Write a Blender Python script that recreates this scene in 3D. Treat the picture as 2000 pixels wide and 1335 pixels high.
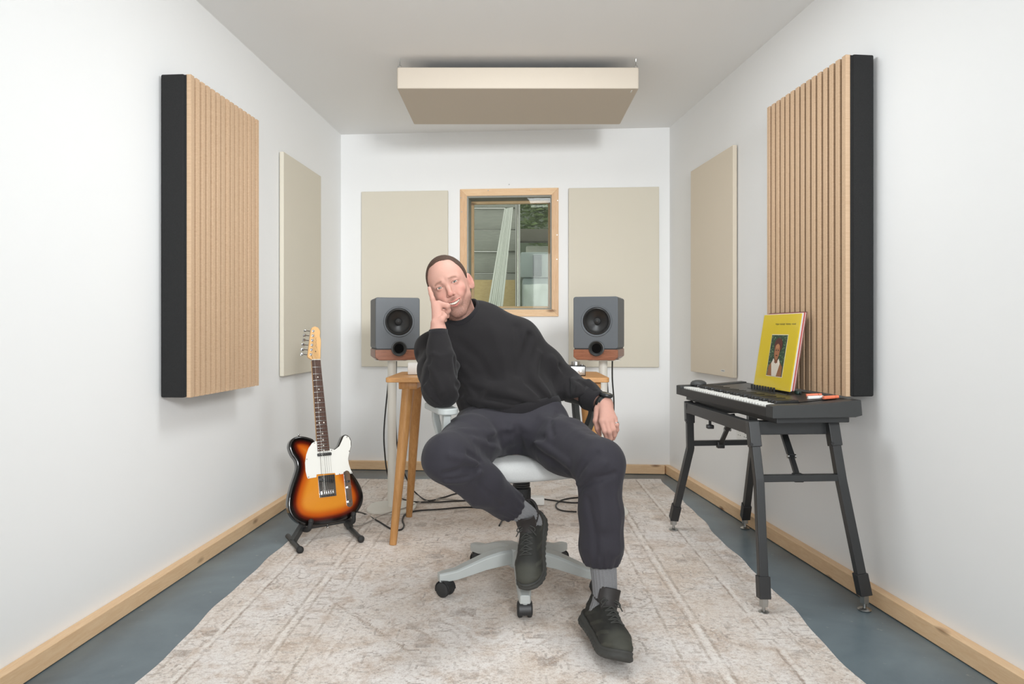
import bpy, bmesh, math, random
import numpy as np
from mathutils import Vector, Matrix

for o in list(bpy.data.objects):
    bpy.data.objects.remove(o)
SC = bpy.context.scene
COL = SC.collection
F, HC, HZ = 1350.0, 0.99, 645.0          # focal length in pixels, camera height, horizon row

def P(u, v, Y):                          # photo pixel at a known depth -> point in the room
    return Vector(((u - 1000.0) / F * Y, Y, HC - (v - HZ) / F * Y))
def G(u, v, z=0.0):                      # photo pixel on a horizontal plane of height z
    Y = F * (HC - z) / (v - HZ)
    return Vector(((u - 1000.0) / F * Y, Y, z))

# ---------------------------------------------------------------- camera, world, lights, exposure
cd = bpy.data.cameras.new('camera')
cam = bpy.data.objects.new('camera', cd); COL.objects.link(cam)
cam.location = (0, 0, HC); cam.rotation_euler = (math.pi / 2, 0, 0)
cd.sensor_width = 36.0; cd.lens = 36.0 * F / 2000.0
cd.shift_y = (HZ - 667.5) / 2000.0
cd.clip_start = 0.05
SC.camera = cam

W = bpy.data.worlds.new('world'); SC.world = W; W.use_nodes = True
W.node_tree.nodes['Background'].inputs[0].default_value = (0.97, 0.98, 0.97, 1)
W.node_tree.nodes['Background'].inputs[1].default_value = 1.15

def area(name, loc, target, sx, sy, power, color=(1, 1, 1), spread=180):
    l = bpy.data.lights.new(name, 'AREA'); l.shape = 'RECTANGLE'; l.size = sx; l.size_y = sy
    l.energy = power; l.color = color
    o = bpy.data.objects.new(name, l); COL.objects.link(o)
    o.location = loc
    d = Vector(target) - Vector(loc)
    o.rotation_euler = d.to_track_quat('-Z', 'Y').to_euler()
    l.spread = math.radians(spread)
    return o
area('daylight_through_rear_doors', (0.25, -1.5, 1.25), (-0.35, 5.0, 1.35), 1.75, 2.0, 15, (0.95, 0.98, 1.0), 100)
area('softbox_lamp', (0.95, -1.1, 1.95), (-0.85, 4.8, 1.45), 0.6, 0.6, 12, (0.94, 0.975, 1.0), 66)
area('added_ceiling_fill', (0.1, 2.56, 2.375), (0.1, 2.56, 0), 0.58, 0.58, 12.5, (0.92, 0.97, 1.0))  # added fill above the view, no fixture; evens out rug and side walls

SC.view_settings.view_transform = 'Standard'
SC.view_settings.look = 'None'
SC.view_settings.gamma = 1.0
SC.view_settings.use_curve_mapping = False
SC.view_settings.exposure = 0.47

# ---------------------------------------------------------------- materials
def lin(c):
    c = c / 255.0
    return c / 12.92 if c <= 0.04045 else ((c + 0.055) / 1.055) ** 2.4
def C(r, g, b):
    return (lin(r), lin(g), lin(b), 1.0)

class NT:
    def __init__(s, name):
        s.m = bpy.data.materials.new(name); s.m.use_nodes = True
        s.t = s.m.node_tree; s.t.nodes.clear()
        s.out = s.n('ShaderNodeOutputMaterial')
        s._co = None
    def n(s, kind, **kw):
        nd = s.t.nodes.new(kind)
        for k, v in kw.items(): setattr(nd, k, v)
        return nd
    def l(s, a, b): s.t.links.new(a, b)
    def put(s, sock, v):
        if hasattr(v, 'is_output'): s.l(v, sock)
        else: sock.default_value = v
    def co(s, kind='Object'):
        if s._co is None: s._co = s.n('ShaderNodeTexCoord')
        return s._co.outputs[kind]
    def mapping(s, vec, scale=(1, 1, 1), loc=(0, 0, 0), rot=(0, 0, 0)):
        m = s.n('ShaderNodeMapping'); s.l(vec, m.inputs[0])
        m.inputs['Scale'].default_value = scale; m.inputs['Location'].default_value = loc; m.inputs['Rotation'].default_value = rot
        return m.outputs[0]
    def noise(s, vec, scale, detail=4, rough=0.55, dist=0.0, out='Fac'):
        m = s.n('ShaderNodeTexNoise'); s.l(vec, m.inputs['Vector'])
        m.inputs['Scale'].default_value = scale; m.inputs['Detail'].default_value = detail
        m.inputs['Roughness'].default_value = rough; m.inputs['Distortion'].default_value = dist
        return m.outputs[out]
    def math(s, op, a, b=None, c=None, clamp=False):
        m = s.n('ShaderNodeMath', operation=op); m.use_clamp = clamp
        s.put(m.inputs[0], a)
        if b is not None: s.put(m.inputs[1], b)
        if c is not None: s.put(m.inputs[2], c)
        return m.outputs[0]
    def mix(s, f, a, b, mode='MIX'):
        m = s.n('ShaderNodeMix', data_type='RGBA', blend_type=mode)
        s.put(m.inputs[0], f); s.put(m.inputs[6], a); s.put(m.inputs[7], b)
        return m.outputs[2]
    def step(s, v, lo, hi):
        m = s.n('ShaderNodeMapRange'); m.clamp = True
        s.put(m.inputs[0], v); m.inputs[1].default_value = lo; m.inputs[2].default_value = hi
        return m.outputs[0]
    def bump(s, h, strength, dist):
        b = s.n('ShaderNodeBump'); s.l(h, b.inputs['Height'])
        b.inputs['Strength'].default_value = strength; b.inputs['Distance'].default_value = dist
        return b.outputs[0]
    def bsdf(s, col, rough=0.5, metal=0.0, normal=None, spec=0.5, coat=0.0, sheen=0.0, sss=0.0):
        b = s.n('ShaderNodeBsdfPrincipled')
        s.put(b.inputs['Base Color'], col); s.put(b.inputs['Roughness'], rough); b.inputs['Metallic'].default_value = metal
        b.inputs['Specular IOR Level'].default_value = spec
        if coat: b.inputs['Coat Weight'].default_value = coat; b.inputs['Coat Roughness'].default_value = 0.06
        if sheen: b.inputs['Sheen Weight'].default_value = sheen; b.inputs['Sheen Roughness'].default_value = 0.5
        if sss:
            b.inputs['Subsurface Weight'].default_value = sss; b.inputs['Subsurface Radius'].default_value = (0.010, 0.004, 0.002)
            b.inputs['Subsurface Scale'].default_value = 1.0
        if normal is not None: s.l(normal, b.inputs['Normal'])
        s.l(b.outputs[0], s.out.inputs[0])
        return b

def plain(name, col, rough=0.5, metal=0.0, spec=0.5, coat=0.0, var=0.06, scale=25.0, bump=0.0, bscale=300.0, sheen=0.0, bdist=0.001):
    t = NT(name)
    nz = t.noise(t.co(), scale, 3)
    dark = tuple(c * (1 - var) for c in col[:3]) + (1,)
    lite = tuple(min(1, c * (1 + var)) for c in col[:3]) + (1,)
    nrm = t.bump(t.noise(t.co(), bscale, 2), bump, bdist) if bump else None
    t.bsdf(t.mix(nz, dark, lite), rough, metal, nrm, spec, coat, sheen)
    return t.m

def wood(name, light, dark, stretch, scale=1.0, rough=0.45, rnd=0.0, knots=False, coat=0.0):
    t = NT(name)
    oi = t.n('ShaderNodeObjectInfo')
    off = t.n('ShaderNodeVectorMath', operation='SCALE'); off.inputs[3].default_value = 0.0
    cmb = t.n('ShaderNodeCombineXYZ')
    if rnd:
        for i in range(3): t.l(t.math('MULTIPLY', oi.outputs['Random'], 7.0 + 3 * i), cmb.inputs[i])
    add = t.n('ShaderNodeVectorMath', operation='ADD'); t.l(t.co(), add.inputs[0]); t.l(cmb.outputs[0], add.inputs[1])
    v = t.mapping(add.outputs[0], tuple(scale * s for s in stretch))
    a = t.noise(v, 10, 5, 0.6, 0.6); b = t.noise(v, 55, 3, 0.6)
    g = t.math('ADD', t.math('MULTIPLY', a, 0.7), t.math('MULTIPLY', b, 0.3))
    c = t.mix(t.step(g, 0.33, 0.68), dark, light)
    if knots:
        k = t.n('ShaderNodeTexVoronoi'); t.l(t.mapping(add.outputs[0], (3.2, 3.2, 9.0), (0.3, 0.1, 0.15)), k.inputs[0]); k.inputs['Scale'].default_value = 1.0
        c = t.mix(t.step(k.outputs['Distance'], 0.14, 0.03), c, C(120, 78, 48))
    if rnd:
        c = t.mix(t.math('MULTIPLY', oi.outputs['Random'], rnd), c, tuple(x * 0.72 for x in light[:3]) + (1,))
    t.bsdf(c, rough, 0, t.bump(b, 0.12, 0.001), 0.4, coat)
    return t.m

def vcol(name, rough, bump=0.0, bscale=300.0, coat=0.0, sss=0.0, sheen=0.0, spec=0.5):
    t = NT(name)
    a = t.n('ShaderNodeVertexColor'); a.layer_name = 'tint'
    nz = t.noise(t.co(), 180, 3)
    c = t.mix(t.math('MULTIPLY', nz, 0.10), a.outputs[0], (0, 0, 0, 1))
    nrm = t.bump(t.noise(t.co(), bscale, 3), bump, 0.001) if bump else None
    t.bsdf(c, rough, 0, nrm, spec, coat, sheen, sss)
    return t.m

MAT = {}
MAT['wall'] = plain('wall_paint', C(246, 246, 245), 0.75, var=0.012, scale=1.6, bump=0.10, bscale=120, spec=0.25)
MAT['ceiling'] = plain('ceiling_paint', C(246, 245, 243), 0.8, var=0.012, scale=1.5, bump=0.08, bscale=120, spec=0.2)
MAT['pine'] = wood('pine_trim', C(243, 210, 170), C(230, 190, 146), (12, 1.0, 12), 1.0, 0.5, knots=True)
MAT['pine_x'] = wood('pine_trim_across', C(243, 210, 170), C(230, 190, 146), (1.0, 12, 12), 1.0, 0.5, knots=True)
MAT['pine_z'] = wood('pine_trim_upright', C(232, 196, 158), C(214, 172, 130), (12, 12, 1.0), 1.0, 0.5, knots=True)
MAT['slat'] = wood('oak_slat', C(220, 189, 156), C(198, 163, 130), (16, 16, 0.8), 1.0, 0.5, rnd=0.35)
MAT['felt'] = plain('black_felt', C(46, 46, 46), 0.95, spec=0.15, var=0.25, scale=300, bump=0.35, bscale=700)
MAT['fabric'] = plain('beige_acoustic_fabric', C(222, 215, 199), 0.95, spec=0.15, var=0.03, scale=500, bump=0.22, bscale=900)
MAT['fabric_r'] = plain('warm_beige_acoustic_fabric', C(230, 218, 199), 0.95, spec=0.15, var=0.03, scale=500, bump=0.22, bscale=900)
MAT['cloud'] = plain('cream_acoustic_fabric', C(212, 201, 186), 0.95, spec=0.15, var=0.03, scale=500, bump=0.22, bscale=900)
MAT['black'] = plain('black_plastic', C(38, 38, 39), 0.45, var=0.1)
MAT['blackmetal'] = plain('black_powder_coat', C(47, 48, 49), 0.38, var=0.08, bump=0.05, bscale=600)
MAT['darkgrey'] = plain('dark_grey_plastic', C(70, 71, 71), 0.5, var=0.06)
MAT['rubber'] = plain('black_rubber', C(40, 40, 40), 0.7, var=0.15)
MAT['chrome'] = plain('chrome', C(205, 205, 205), 0.16, 1.0, var=0.04)
MAT['steel'] = plain('brushed_steel', C(178, 178, 176), 0.3, 1.0, var=0.06)
MAT['whitemetal'] = plain('off_white_metal', C(228, 224, 214), 0.4, var=0.02)
MAT['whiteplastic'] = plain('white_plastic', C(235, 235, 232), 0.35, var=0.02)
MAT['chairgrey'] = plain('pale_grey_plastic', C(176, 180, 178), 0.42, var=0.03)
MAT['chairshade'] = plain('pale_grey_plastic_shaded', C(92, 94, 92), 0.45, var=0.04)  # right arm: the pale grey plastic with its shade put into the colour
MAT['seat'] = plain('light_grey_weave', C(190, 190, 188), 0.95, var=0.16, scale=420, bump=0.5, bscale=600, spec=0.2)
MAT['oak'] = wood('oak_desk', C(208, 158, 104), C(184, 132, 80), (3, 10, 10), 1.0, 0.4)
MAT['oak_leg'] = wood('oak_leg', C(202, 152, 96), C(176, 124, 70), (12, 12, 1.2), 1.0, 0.4)
MAT['walnut'] = wood('walnut_plinth', C(156, 103, 76), C(116, 70, 50), (1.2, 14, 14), 1.0, 0.35)
MAT['speaker'] = plain('slate_grey_lacquer', C(86, 90, 94), 0.5, var=0.03)
MAT['cone'] = plain('black_cone', C(34, 34, 34), 0.38, var=0.1)
MAT['cable'] = plain('black_cable', C(36, 34, 33), 0.5)
MAT['braid'] = plain('grey_braided_cable', C(165, 158, 150), 0.7, var=0.3, scale=400)

def floor_mat():
    t = NT('grey_painted_floor')
    a = t.noise(t.co(), 2.2, 5, 0.6, 0.4); b = t.noise(t.co(), 30, 4)
    c = t.mix(t.step(a, 0.35, 0.68), C(92, 105, 113), C(120, 134, 140))
    c = t.mix(t.step(b, 0.66, 0.74), c, C(140, 146, 148))
    r = t.math('ADD', 0.24, t.math('MULTIPLY', a, 0.16))
    t.bsdf(c, r, 0, t.bump(t.noise(t.co(), 9, 4), 0.12, 0.004), 0.45)
    return t.m
MAT['floor'] = floor_mat()

# ---------------------------------------------------------------- mesh helpers
ORG = {}
def tag(o, label=None, cat=None, group=None, kind=None):
    if label: o['label'] = label
    if cat: o['category'] = cat
    if group: o['group'] = group
    if kind: o['kind'] = kind
    return o
def thing(name, label, cat, loc=(0, 0, 0), rz=0.0, group=None, kind=None):
    o = bpy.data.objects.new(name, None); COL.objects.link(o)
    o.empty_display_size = 0.05
    o.location = loc; o.rotation_euler = (0, 0, rz)
    ORG[o.name] = Vector(loc) if rz == 0 else Vector((0, 0, 0))
    return tag(o, label, cat, group, kind)

def link(name, me, mat, parent=None, smooth=True):
    o = bpy.data.objects.new(name, me); COL.objects.link(o)
    if mat is not None and not me.materials: me.materials.append(mat)
    if parent is not None:
        o.parent = parent
        ORG[o.name] = ORG.get(parent.name, Vector((0, 0, 0)))
    if smooth:
        me.polygons.foreach_set('use_smooth', [True] * len(me.polygons))
    return o

def orient(d, up=(0, 0, 1)):
    d = Vector(d).normalized(); up = Vector(up)
    x = d.cross(up)
    if x.length < 1e-4: x = d.cross(Vector((0, 1, 0)))
    x.normalize(); y = x.cross(d)
    return Matrix((x, y, d)).transposed()

class MB:
    """collects shapes and links them as one mesh object"""
    def __init__(s): s.bm = bmesh.new()
    def box(s, c, size, rot=None, bev=0.0, seg=2, taper=None):
        t = bmesh.new(); bmesh.ops.create_cube(t, size=1.0)
        for v in t.verts:
            k = 1.0
            if taper and v.co.z < 0: k = taper
            v.co = Vector((v.co.x * size[0] * k, v.co.y * size[1] * k, v.co.z * size[2]))
        if bev: bmesh.ops.bevel(t, geom=list(t.edges), offset=bev, segments=seg, affect='EDGES', profile=0.5)
        M_ = Matrix.Translation(Vector(c)) @ (rot.to_4x4() if rot is not None else Matrix.Identity(4))
        s._add(t, M_); return s
    def _add(s, t, M_=None):
        if M_ is not None: bmesh.ops.transform(t, matrix=M_, verts=t.verts)
        vm = {v: s.bm.verts.new(v.co) for v in t.verts}
        for f in t.faces:
            try: s.bm.faces.new([vm[v] for v in f.verts])
            except ValueError: pass
        t.free()
    def cyl(s, a, b, r1, r2=None, seg=20, caps=True):
        a, b = Vector(a), Vector(b); r2 = r1 if r2 is None else r2
        R = orient(b - a)
        rings = []
        for p, r in ((a, r1), (b, r2)):
            rings.append([s.bm.verts.new(p + R @ Vector((r * math.cos(2 * math.pi * i / seg), r * math.sin(2 * math.pi * i / seg), 0))) for i in range(seg)])
        for i in range(seg):
            j = (i + 1) % seg
            s.bm.faces.new((rings[0][i], rings[0][j], rings[1][j], rings[1][i]))
        if caps:
            s.bm.faces.new(rings[0][::-1]); s.bm.faces.new(rings[1])
        return s
    def lathe(s, prof, origin=(0, 0, 0), axis=(0, 0, 1), seg=32):
        R = orient(axis); o = Vector(origin); prev = None
        for r, z in prof:
            if r < 1e-6: ring = [s.bm.verts.new(o + R @ Vector((0, 0, z)))]
            else: ring = [s.bm.verts.new(o + R @ Vector((r * math.cos(2 * math.pi * i / seg), r * math.sin(2 * math.pi * i / seg), z))) for i in range(seg)]
            if prev is not None:
                for i in range(seg):
                    j = (i + 1) % seg
                    if len(prev) == 1 and len(ring) == 1: break
                    if len(prev) == 1: s.bm.faces.new((prev[0], ring[j], ring[i]))
                    elif len(ring) == 1: s.bm.faces.new((prev[i], prev[j], ring[0]))
                    else: s.bm.faces.new((prev[i], prev[j], ring[j], ring[i]))
            prev = ring
        return s
    def tube(s, pts, r, seg=8, smooth=6, closed=False):
        pts = [Vector(p) for p in pts]
        if smooth and len(pts) > 2: pts = catmull(pts, smooth)
        n = len(pts); rings = []; N = None
        for i, p in enumerate(pts):
            d = (pts[min(i + 1, n - 1)] - pts[max(i - 1, 0)])
            if d.length < 1e-9: d = Vector((0, 0, 1))
            d.normalize()
            if N is None: N = orient(d).col[0].copy()
            N = (N - d * N.dot(d))
            if N.length < 1e-6: N = orient(d).col[0].copy()
            N.normalize(); B = d.cross(N)
            rr = r(i / max(1, n - 1)) if callable(r) else r
            rings.append([s.bm.verts.new(p + N * (rr * math.cos(2 * math.pi * k / seg)) + B * (rr * math.sin(2 * math.pi * k / seg))) for k in range(seg)])
        for a, b in zip(rings[:-1], rings[1:]):
            for k in range(seg):
                j = (k + 1) % seg; s.bm.faces.new((a[k], a[j], b[j], b[k]))
        s.bm.faces.new(rings[0][::-1]); s.bm.faces.new(rings[-1])
        return s
    def sweep(s, pts, w, h, up=(0, 0, 1), smooth=0, taper=None):
        """rectangular bar along a path"""
        pts = [Vector(p) for p in pts]
        if smooth: pts = catmull(pts, smooth)
        n = len(pts); rings = []
        for i, p in enumerate(pts):
            d = pts[min(i + 1, n - 1)] - pts[max(i - 1, 0)]
            R = orient(d, up); k = taper(i / (n - 1)) if taper else 1.0
            rings.append([s.bm.verts.new(p + R @ Vector((a * w / 2 * k, b * h / 2 * k, 0))) for a, b in ((-1, -1), (1, -1), (1, 1), (-1, 1))])
        for a, b in zip(rings[:-1], rings[1:]):
            for k in range(4):
                j = (k + 1) % 4; s.bm.faces.new((a[k], a[j], b[j], b[k]))
        s.bm.faces.new(rings[0][::-1]); s.bm.faces.new(rings[-1])
        return s
    def prism(s, poly, d0, d1, M_=None):
        """polygon in local x,y extruded along z from d0 to d1"""
        M_ = M_ or Matrix.Identity(4)
        a = [s.bm.verts.new(M_ @ Vector((x, y, d0))) for x, y in poly]
        b = [s.bm.verts.new(M_ @ Vector((x, y, d1))) for x, y in poly]
        n = len(poly)
        for i in range(n):
            j = (i + 1) % n; s.bm.faces.new((a[i], a[j], b[j], b[i]))
        s.bm.faces.new(a[::-1]); s.bm.faces.new(b)
        return s
    def sphere(s, c, r, sc=(1, 1, 1), u=16, v=10, rot=None):
        t = bmesh.new(); bmesh.ops.create_uvsphere(t, u_segments=u, v_segments=v, radius=r)
        M_ = Matrix.Translation(Vector(c)) @ (rot.to_4x4() if rot is not None else Matrix.Identity(4)) @ Matrix.Diagonal((sc[0], sc[1], sc[2], 1))
        s._add(t, M_); return s
    def mesh(s, name, org=None, merge=0.0):
        bm = s.bm
        if merge: bmesh.ops.remove_doubles(bm, verts=bm.verts, dist=merge)
        bmesh.ops.recalc_face_normals(bm, faces=bm.faces)
        if org is not None: bmesh.ops.translate(bm, vec=-Vector(org), verts=bm.verts)
        me = bpy.data.meshes.new(name); bm.to_mesh(me); bm.free()
        return me
    def build(s, name, mat, parent=None, bevel=0.0, seg=2, smooth=True, angle=40):
        org = ORG.get(parent.name) if parent is not None else None
        o = link(name, s.mesh(name, org), mat, parent, smooth)
        if smooth: sharp(o.data, angle)
        if bevel:
            b = o.modifiers.new('edge', 'BEVEL'); b.width = bevel; b.segments = seg; b.limit_method = 'ANGLE'
            b.angle_limit = math.radians(35); b.harden_normals = True
        return o

def sharp(me, deg):
    bm = bmesh.new(); bm.from_mesh(me)
    lim = math.radians(deg)
    for e in bm.edges:
        e.smooth = not (len(e.link_faces) == 2 and e.calc_face_angle(0) > lim)
    bm.to_mesh(me); bm.free()

def catmull(pts, n):
    out = []
    m = len(pts)
    for i in range(m - 1):
        p0, p1, p2, p3 = pts[max(i - 1, 0)], pts[i], pts[i + 1], pts[min(i + 2, m - 1)]
        for k in range(n):
            t = k / n
            out.append(0.5 * ((2 * p1) + (p2 - p0) * t + (2 * p0 - 5 * p1 + 4 * p2 - p3) * t * t + (-p0 + 3 * p1 - 3 * p2 + p3) * t ** 3))
    out.append(pts[-1].copy())
    return out

def rectpoly(w, h, r=0.0, n=5, cx=0.0, cy=0.0):
    if r <= 0: return [(cx - w / 2, cy - h / 2), (cx + w / 2, cy - h / 2), (cx + w / 2, cy + h / 2), (cx - w / 2, cy + h / 2)]
    o = []
    for sx, sy, a0 in ((1, -1, -90), (1, 1, 0), (-1, 1, 90), (-1, -1, 180)):
        for k in range(n + 1):
            a = math.radians(a0 + 90 * k / n)
            o.append((cx + sx * (w / 2 - r) + r * math.cos(a), cy + sy * (h / 2 - r) + r * math.sin(a)))
    return o
def frame3(o, x, y, z):
    M_ = Matrix((Vector(x), Vector(y), Vector(z))).transposed().to_4x4()
    M_.translation = Vector(o)
    return M_
random.seed(7)

# ---------------------------------------------------------------- the room
SS = 1.036                                # size of the shell relative to first estimate
def zs(z): return HC + (z - HC) * SS
CEIL = zs(2.345)
BT = Vector((1, -0.075, 0)).normalized(); BN = Vector((0.075, 1, 0)).normalized(); BO = Vector((0, 4.696 * SS, 0))
def backx(u):                            # where the ray through column u meets the back wall
    k = (u - 1000) / F
    Y = 4.696 * SS / (1 + 0.075 * k)
    return k * Y, Y
CL = Vector((backx(666)[0], backx(666)[1], 0)); CR = Vector((backx(1308)[0], backx(1308)[1], 0))
SL, SR = -0.058, 0.106
def left_x(y): return CL.x + SL * (CL.y - y)
def right_x(y): return CR.x + SR * (CR.y - y)
YR = -1.6
LR = Vector((left_x(YR), YR, 0)); RR = Vector((right_x(YR), YR, 0))
def struct(o): o['kind'] = 'structure'; return o
fl = MB().prism([(-2.2, -2.0), (2.4, -2.0), (2.4, 5.12), (-2.2, 5.12)], -0.08, 0.0); struct(fl.build('floor', MAT['floor'], smooth=False))
ce = MB().prism([(LR.x - .1, YR - .1), (RR.x + .1, YR - .1), (CR.x + .12, CR.y + .2), (CL.x - .12, CL.y + .2)], CEIL, CEIL + 0.1)
struct(ce.build('ceiling', MAT['ceiling'], smooth=False))
w = MB().prism([(LR.x, LR.y), (CL.x, CL.y), (CL.x - .1, CL.y + .2), (LR.x - .1, LR.y)], 0, CEIL); struct(w.build('wall_left', MAT['wall'], smooth=False))
w = MB().prism([(RR.x, RR.y), (RR.x + .1, RR.y), (CR.x + .1, CR.y + .2), (CR.x, CR.y)], 0, CEIL); struct(w.build('wall_right', MAT['wall'], smooth=False))
# rear wall (behind the camera) with a wide glazed opening
w = MB()
w.box(((LR.x - .66) / 2, YR - .05, CEIL / 2), (abs(LR.x + .66), .1, CEIL))
w.box(((RR.x + 1.16) / 2, YR - .05, CEIL / 2), (abs(RR.x - 1.16), .1, CEIL))
w.box((.25, YR - .05, CEIL - .06), (1.82, .1, .12))
struct(w.build('wall_rear', MAT['wall'], smooth=False))
# back wall with the window opening
WS0, WS1 = backx(899), backx(1091)
s0 = (Vector((WS0[0], WS0[1], 0)) - BO).dot(BT); s1 = (Vector((WS1[0], WS1[1], 0)) - BO).dot(BT)
WZ1 = HC + (HZ - 370) / F * WS0[1]; WZ0 = HC + (HZ - 617.5) / F * WS1[1]
FW = 0.049
cl = (CL - BO).dot(BT); cr = (CR - BO).dot(BT)
Mb = frame3(BO, BT, BN, (0, 0, 1))
def bwall(m, a, b, z0, z1, o0, o1):
    m.prism([(a, o0), (b, o0), (b, o1), (a, o1)], z0, z1, Mb)
w = MB()
DW = 0.2
bwall(w, cl, s0 + FW, 0, CEIL, 0, DW); bwall(w, s1 - FW, cr, 0, CEIL, 0, DW)
bwall(w, s0 + FW, s1 - FW, 0, WZ0 + FW, 0, DW); bwall(w, s0 + FW, s1 - FW, WZ1 - FW, CEIL, 0, DW)
struct(w.build('wall_back', MAT['wall'], smooth=False))
# window_1
win = thing('window_1', None, None, (0, 0, 0), kind='structure')
def mitred(m, a, b, z0, z1, wd, o0, o1, which):
    if which == 'l': poly = [(a, z0), (a + wd, z0 + wd), (a + wd, z1 - wd), (a, z1)]
    if which == 'r': poly = [(b, z0), (b, z1), (b - wd, z1 - wd), (b - wd, z0 + wd)]
    if which == 't': poly = [(a, z1), (a + wd, z1 - wd), (b - wd, z1 - wd), (b, z1)]
    if which == 'b': poly = [(a, z0), (b, z0), (b - wd, z0 + wd), (a + wd, z0 + wd)]
    m.prism(poly, o0, o1, frame3(BO, BT, (0, 0, 1), BN))
for k in 'lrtb':
    m = MB(); g = 0.0006
    mitred(m, s0, s1, WZ0, WZ1, FW - g, -0.014, 0.012, k)
    m.build('frame_board', MAT['pine_z'] if k in 'lr' else MAT['pine_x'], win, bevel=0.0015)
MAT['reveal'] = plain('reveal_grey_with_glass_haze', C(150, 151, 142), .7)  # grey stands in for the milky reflection of the pane in front
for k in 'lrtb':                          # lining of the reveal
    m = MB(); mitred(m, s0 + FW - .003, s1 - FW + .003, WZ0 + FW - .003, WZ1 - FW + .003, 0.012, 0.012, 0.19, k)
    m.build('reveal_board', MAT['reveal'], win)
for k in 'lrtb':
    m = MB(); mitred(m, s0 + FW + .008, s1 - FW - .008, WZ0 + FW + .008, WZ1 - FW - .008, 0.02, 0.15, 0.18, k)
    m.build('inner_sash', MAT['pine_z'] if k in 'lr' else MAT['pine_x'], win, bevel=0.002)
def glass_mat(name, tint, refl):
    t = NT(name)
    tr = t.n('ShaderNodeBsdfTransparent'); tr.inputs[0].default_value = tint
    gl = t.n('ShaderNodeBsdfGlossy'); gl.inputs['Roughness'].default_value = 0.02
    fr = t.n('ShaderNodeFresnel'); fr.inputs[0].default_value = 1.5
    mx = t.n('ShaderNodeMixShader'); t.l(t.math('MULTIPLY', fr.outputs[0], refl), mx.inputs[0])
    t.l(tr.outputs[0], mx.inputs[1]); t.l(gl.outputs[0], mx.inputs[2]); t.l(mx.outputs[0], t.out.inputs[0])
    return t.m
MAT['glass'] = glass_mat('greenish_window_glass', (0.90, 0.91, 0.885, 1), 0.45)
for off in (0.03, 0.165):
    m = MB(); m.prism([(s0 + FW, WZ0 + FW), (s1 - FW, WZ0 + FW), (s1 - FW, WZ1 - FW), (s0 + FW, WZ1 - FW)], off, off + .004, frame3(BO, BT, (0, 0, 1), BN))
    m.build('pane', MAT['glass'], win, smooth=False)
m = MB()
for a, b in ((s0 + .007, WZ1 - .06), (s1 - .007, WZ1 - .09), (s1 - .01, WZ1 - .33), (s1 - .012, WZ1 - .5), (s0 + .012, WZ1 - .16), (s0 + .2, WZ1 - .012), (s0 + .5, WZ1 - .012)):
    p = BO + BT * a + Vector((0, 0, b)); m.cyl(p - BN * .0155, p - BN * .012, .0035, seg=8)
m.build('screw_heads', MAT['steel'], win)
m = MB(); p = BO + BT * ((s0 + s1) / 2) + Vector((0, 0, WZ1 + .03)); m.cyl(p - BN * .004, p + BN * .002, .004, seg=10)
tag(m.build('wall_screw', MAT['steel']), 'tiny screw left in white wall above window', 'screw')

# baseboards: thick pine battens along the walls
BH, BTK = 0.062, 0.038
def batten(name, a, b, inn, mat):
    a, b, inn = Vector(a), Vector(b), Vector(inn).normalized() * BTK
    m = MB(); m.prism([(a.x, a.y), (b.x, b.y), (b.x + inn.x, b.y + inn.y), (a.x + inn.x, a.y + inn.y)], 0.003, BH)
    return struct(m.build(name, mat, bevel=0.003))
batten('baseboard_left', LR, CL, (1, 0.058, 0), MAT['pine'])
batten('baseboard_right', RR, CR, (-1, 0.1, 0), MAT['pine'])
batten('baseboard_back', CL + Vector((BTK, 0, 0)), CR - Vector((BTK, 0, 0)), -BN, MAT['pine_x'])
# ================================================================ outside the back window
MAT['board_grey'] = wood('weathered_board', C(172, 174, 166), C(140, 144, 138), (1.0, 14, 14), 1.0, 0.7, rnd=0.4)
MAT['ply'] = wood('plywood', C(205, 184, 138), C(184, 160, 112), (2, 6, 6), 1.0, 0.6)
MAT['poly'] = plain('polythene_sheet', C(196, 208, 204), 0.25, var=0.08, scale=8)
MAT['corrug'] = plain('white_corrugated_plastic', C(222, 226, 220), 0.4, var=0.05)
MAT['leaf'] = plain('leaf_green', C(128, 150, 96), 0.5, var=0.4, scale=9)
MAT['bark'] = plain('bark', C(92, 76, 60), 0.8, var=0.3)
MAT['gravel'] = plain('yard_ground', C(150, 146, 138), 0.9, var=0.25, scale=12, bump=0.4, bscale=60)
m = MB(); m.prism([(-4, 5.12), (4, 5.12), (4, 10), (-4, 10)], -0.1, -0.02); struct(m.build('ground', MAT['gravel'], smooth=False))
fe = thing('board_wall', 'weathered grey board wall in the yard seen through the window', 'wall', (0, 7.4, -.02))
me = None
for k in range(13):
    if me is None:
        m = MB(); m.box((-2.42, 0, 0), (5.0, 0.025, 0.229), bev=0.004); me = m.mesh('board')
    o = link('board', me, MAT['board_grey'], fe); o.location = (0.0, 0.012 * (k % 2), 0.115 + 0.232 * k); o.rotation_euler = (math.radians(-5), 0, 0.002 * (k % 3))
for x in (-1.3, 0.0):
    m = MB(); m.box((x, 7.47, 1.5), (.1, .09, 3.05)); m.build('post', MAT['board_grey'], fe)
ps = thing('plywood_sheet', 'tan plywood sheet leaning outside, behind the left of the window', 'board', (-.3, 6.6, -.02))
R = Matrix.Rotation(math.radians(-9), 3, 'X')
m = MB(); m.box((-.42, 6.75, .74), (.92, .018, 1.52), R, bev=.002); m.build('sheet', MAT['ply'], ps)
m = MB(); m.box((-.42, 6.725, .98), (.92, .02, .05), R, bev=.002); m.build('batten', MAT['ply'], ps)
cs = thing('corrugated_sheet', 'tall white ribbed plastic sheet leaning outside the window', 'sheet', (-.15, 6.4, -.02))
m = MB(); n = 40; ring = []
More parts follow.
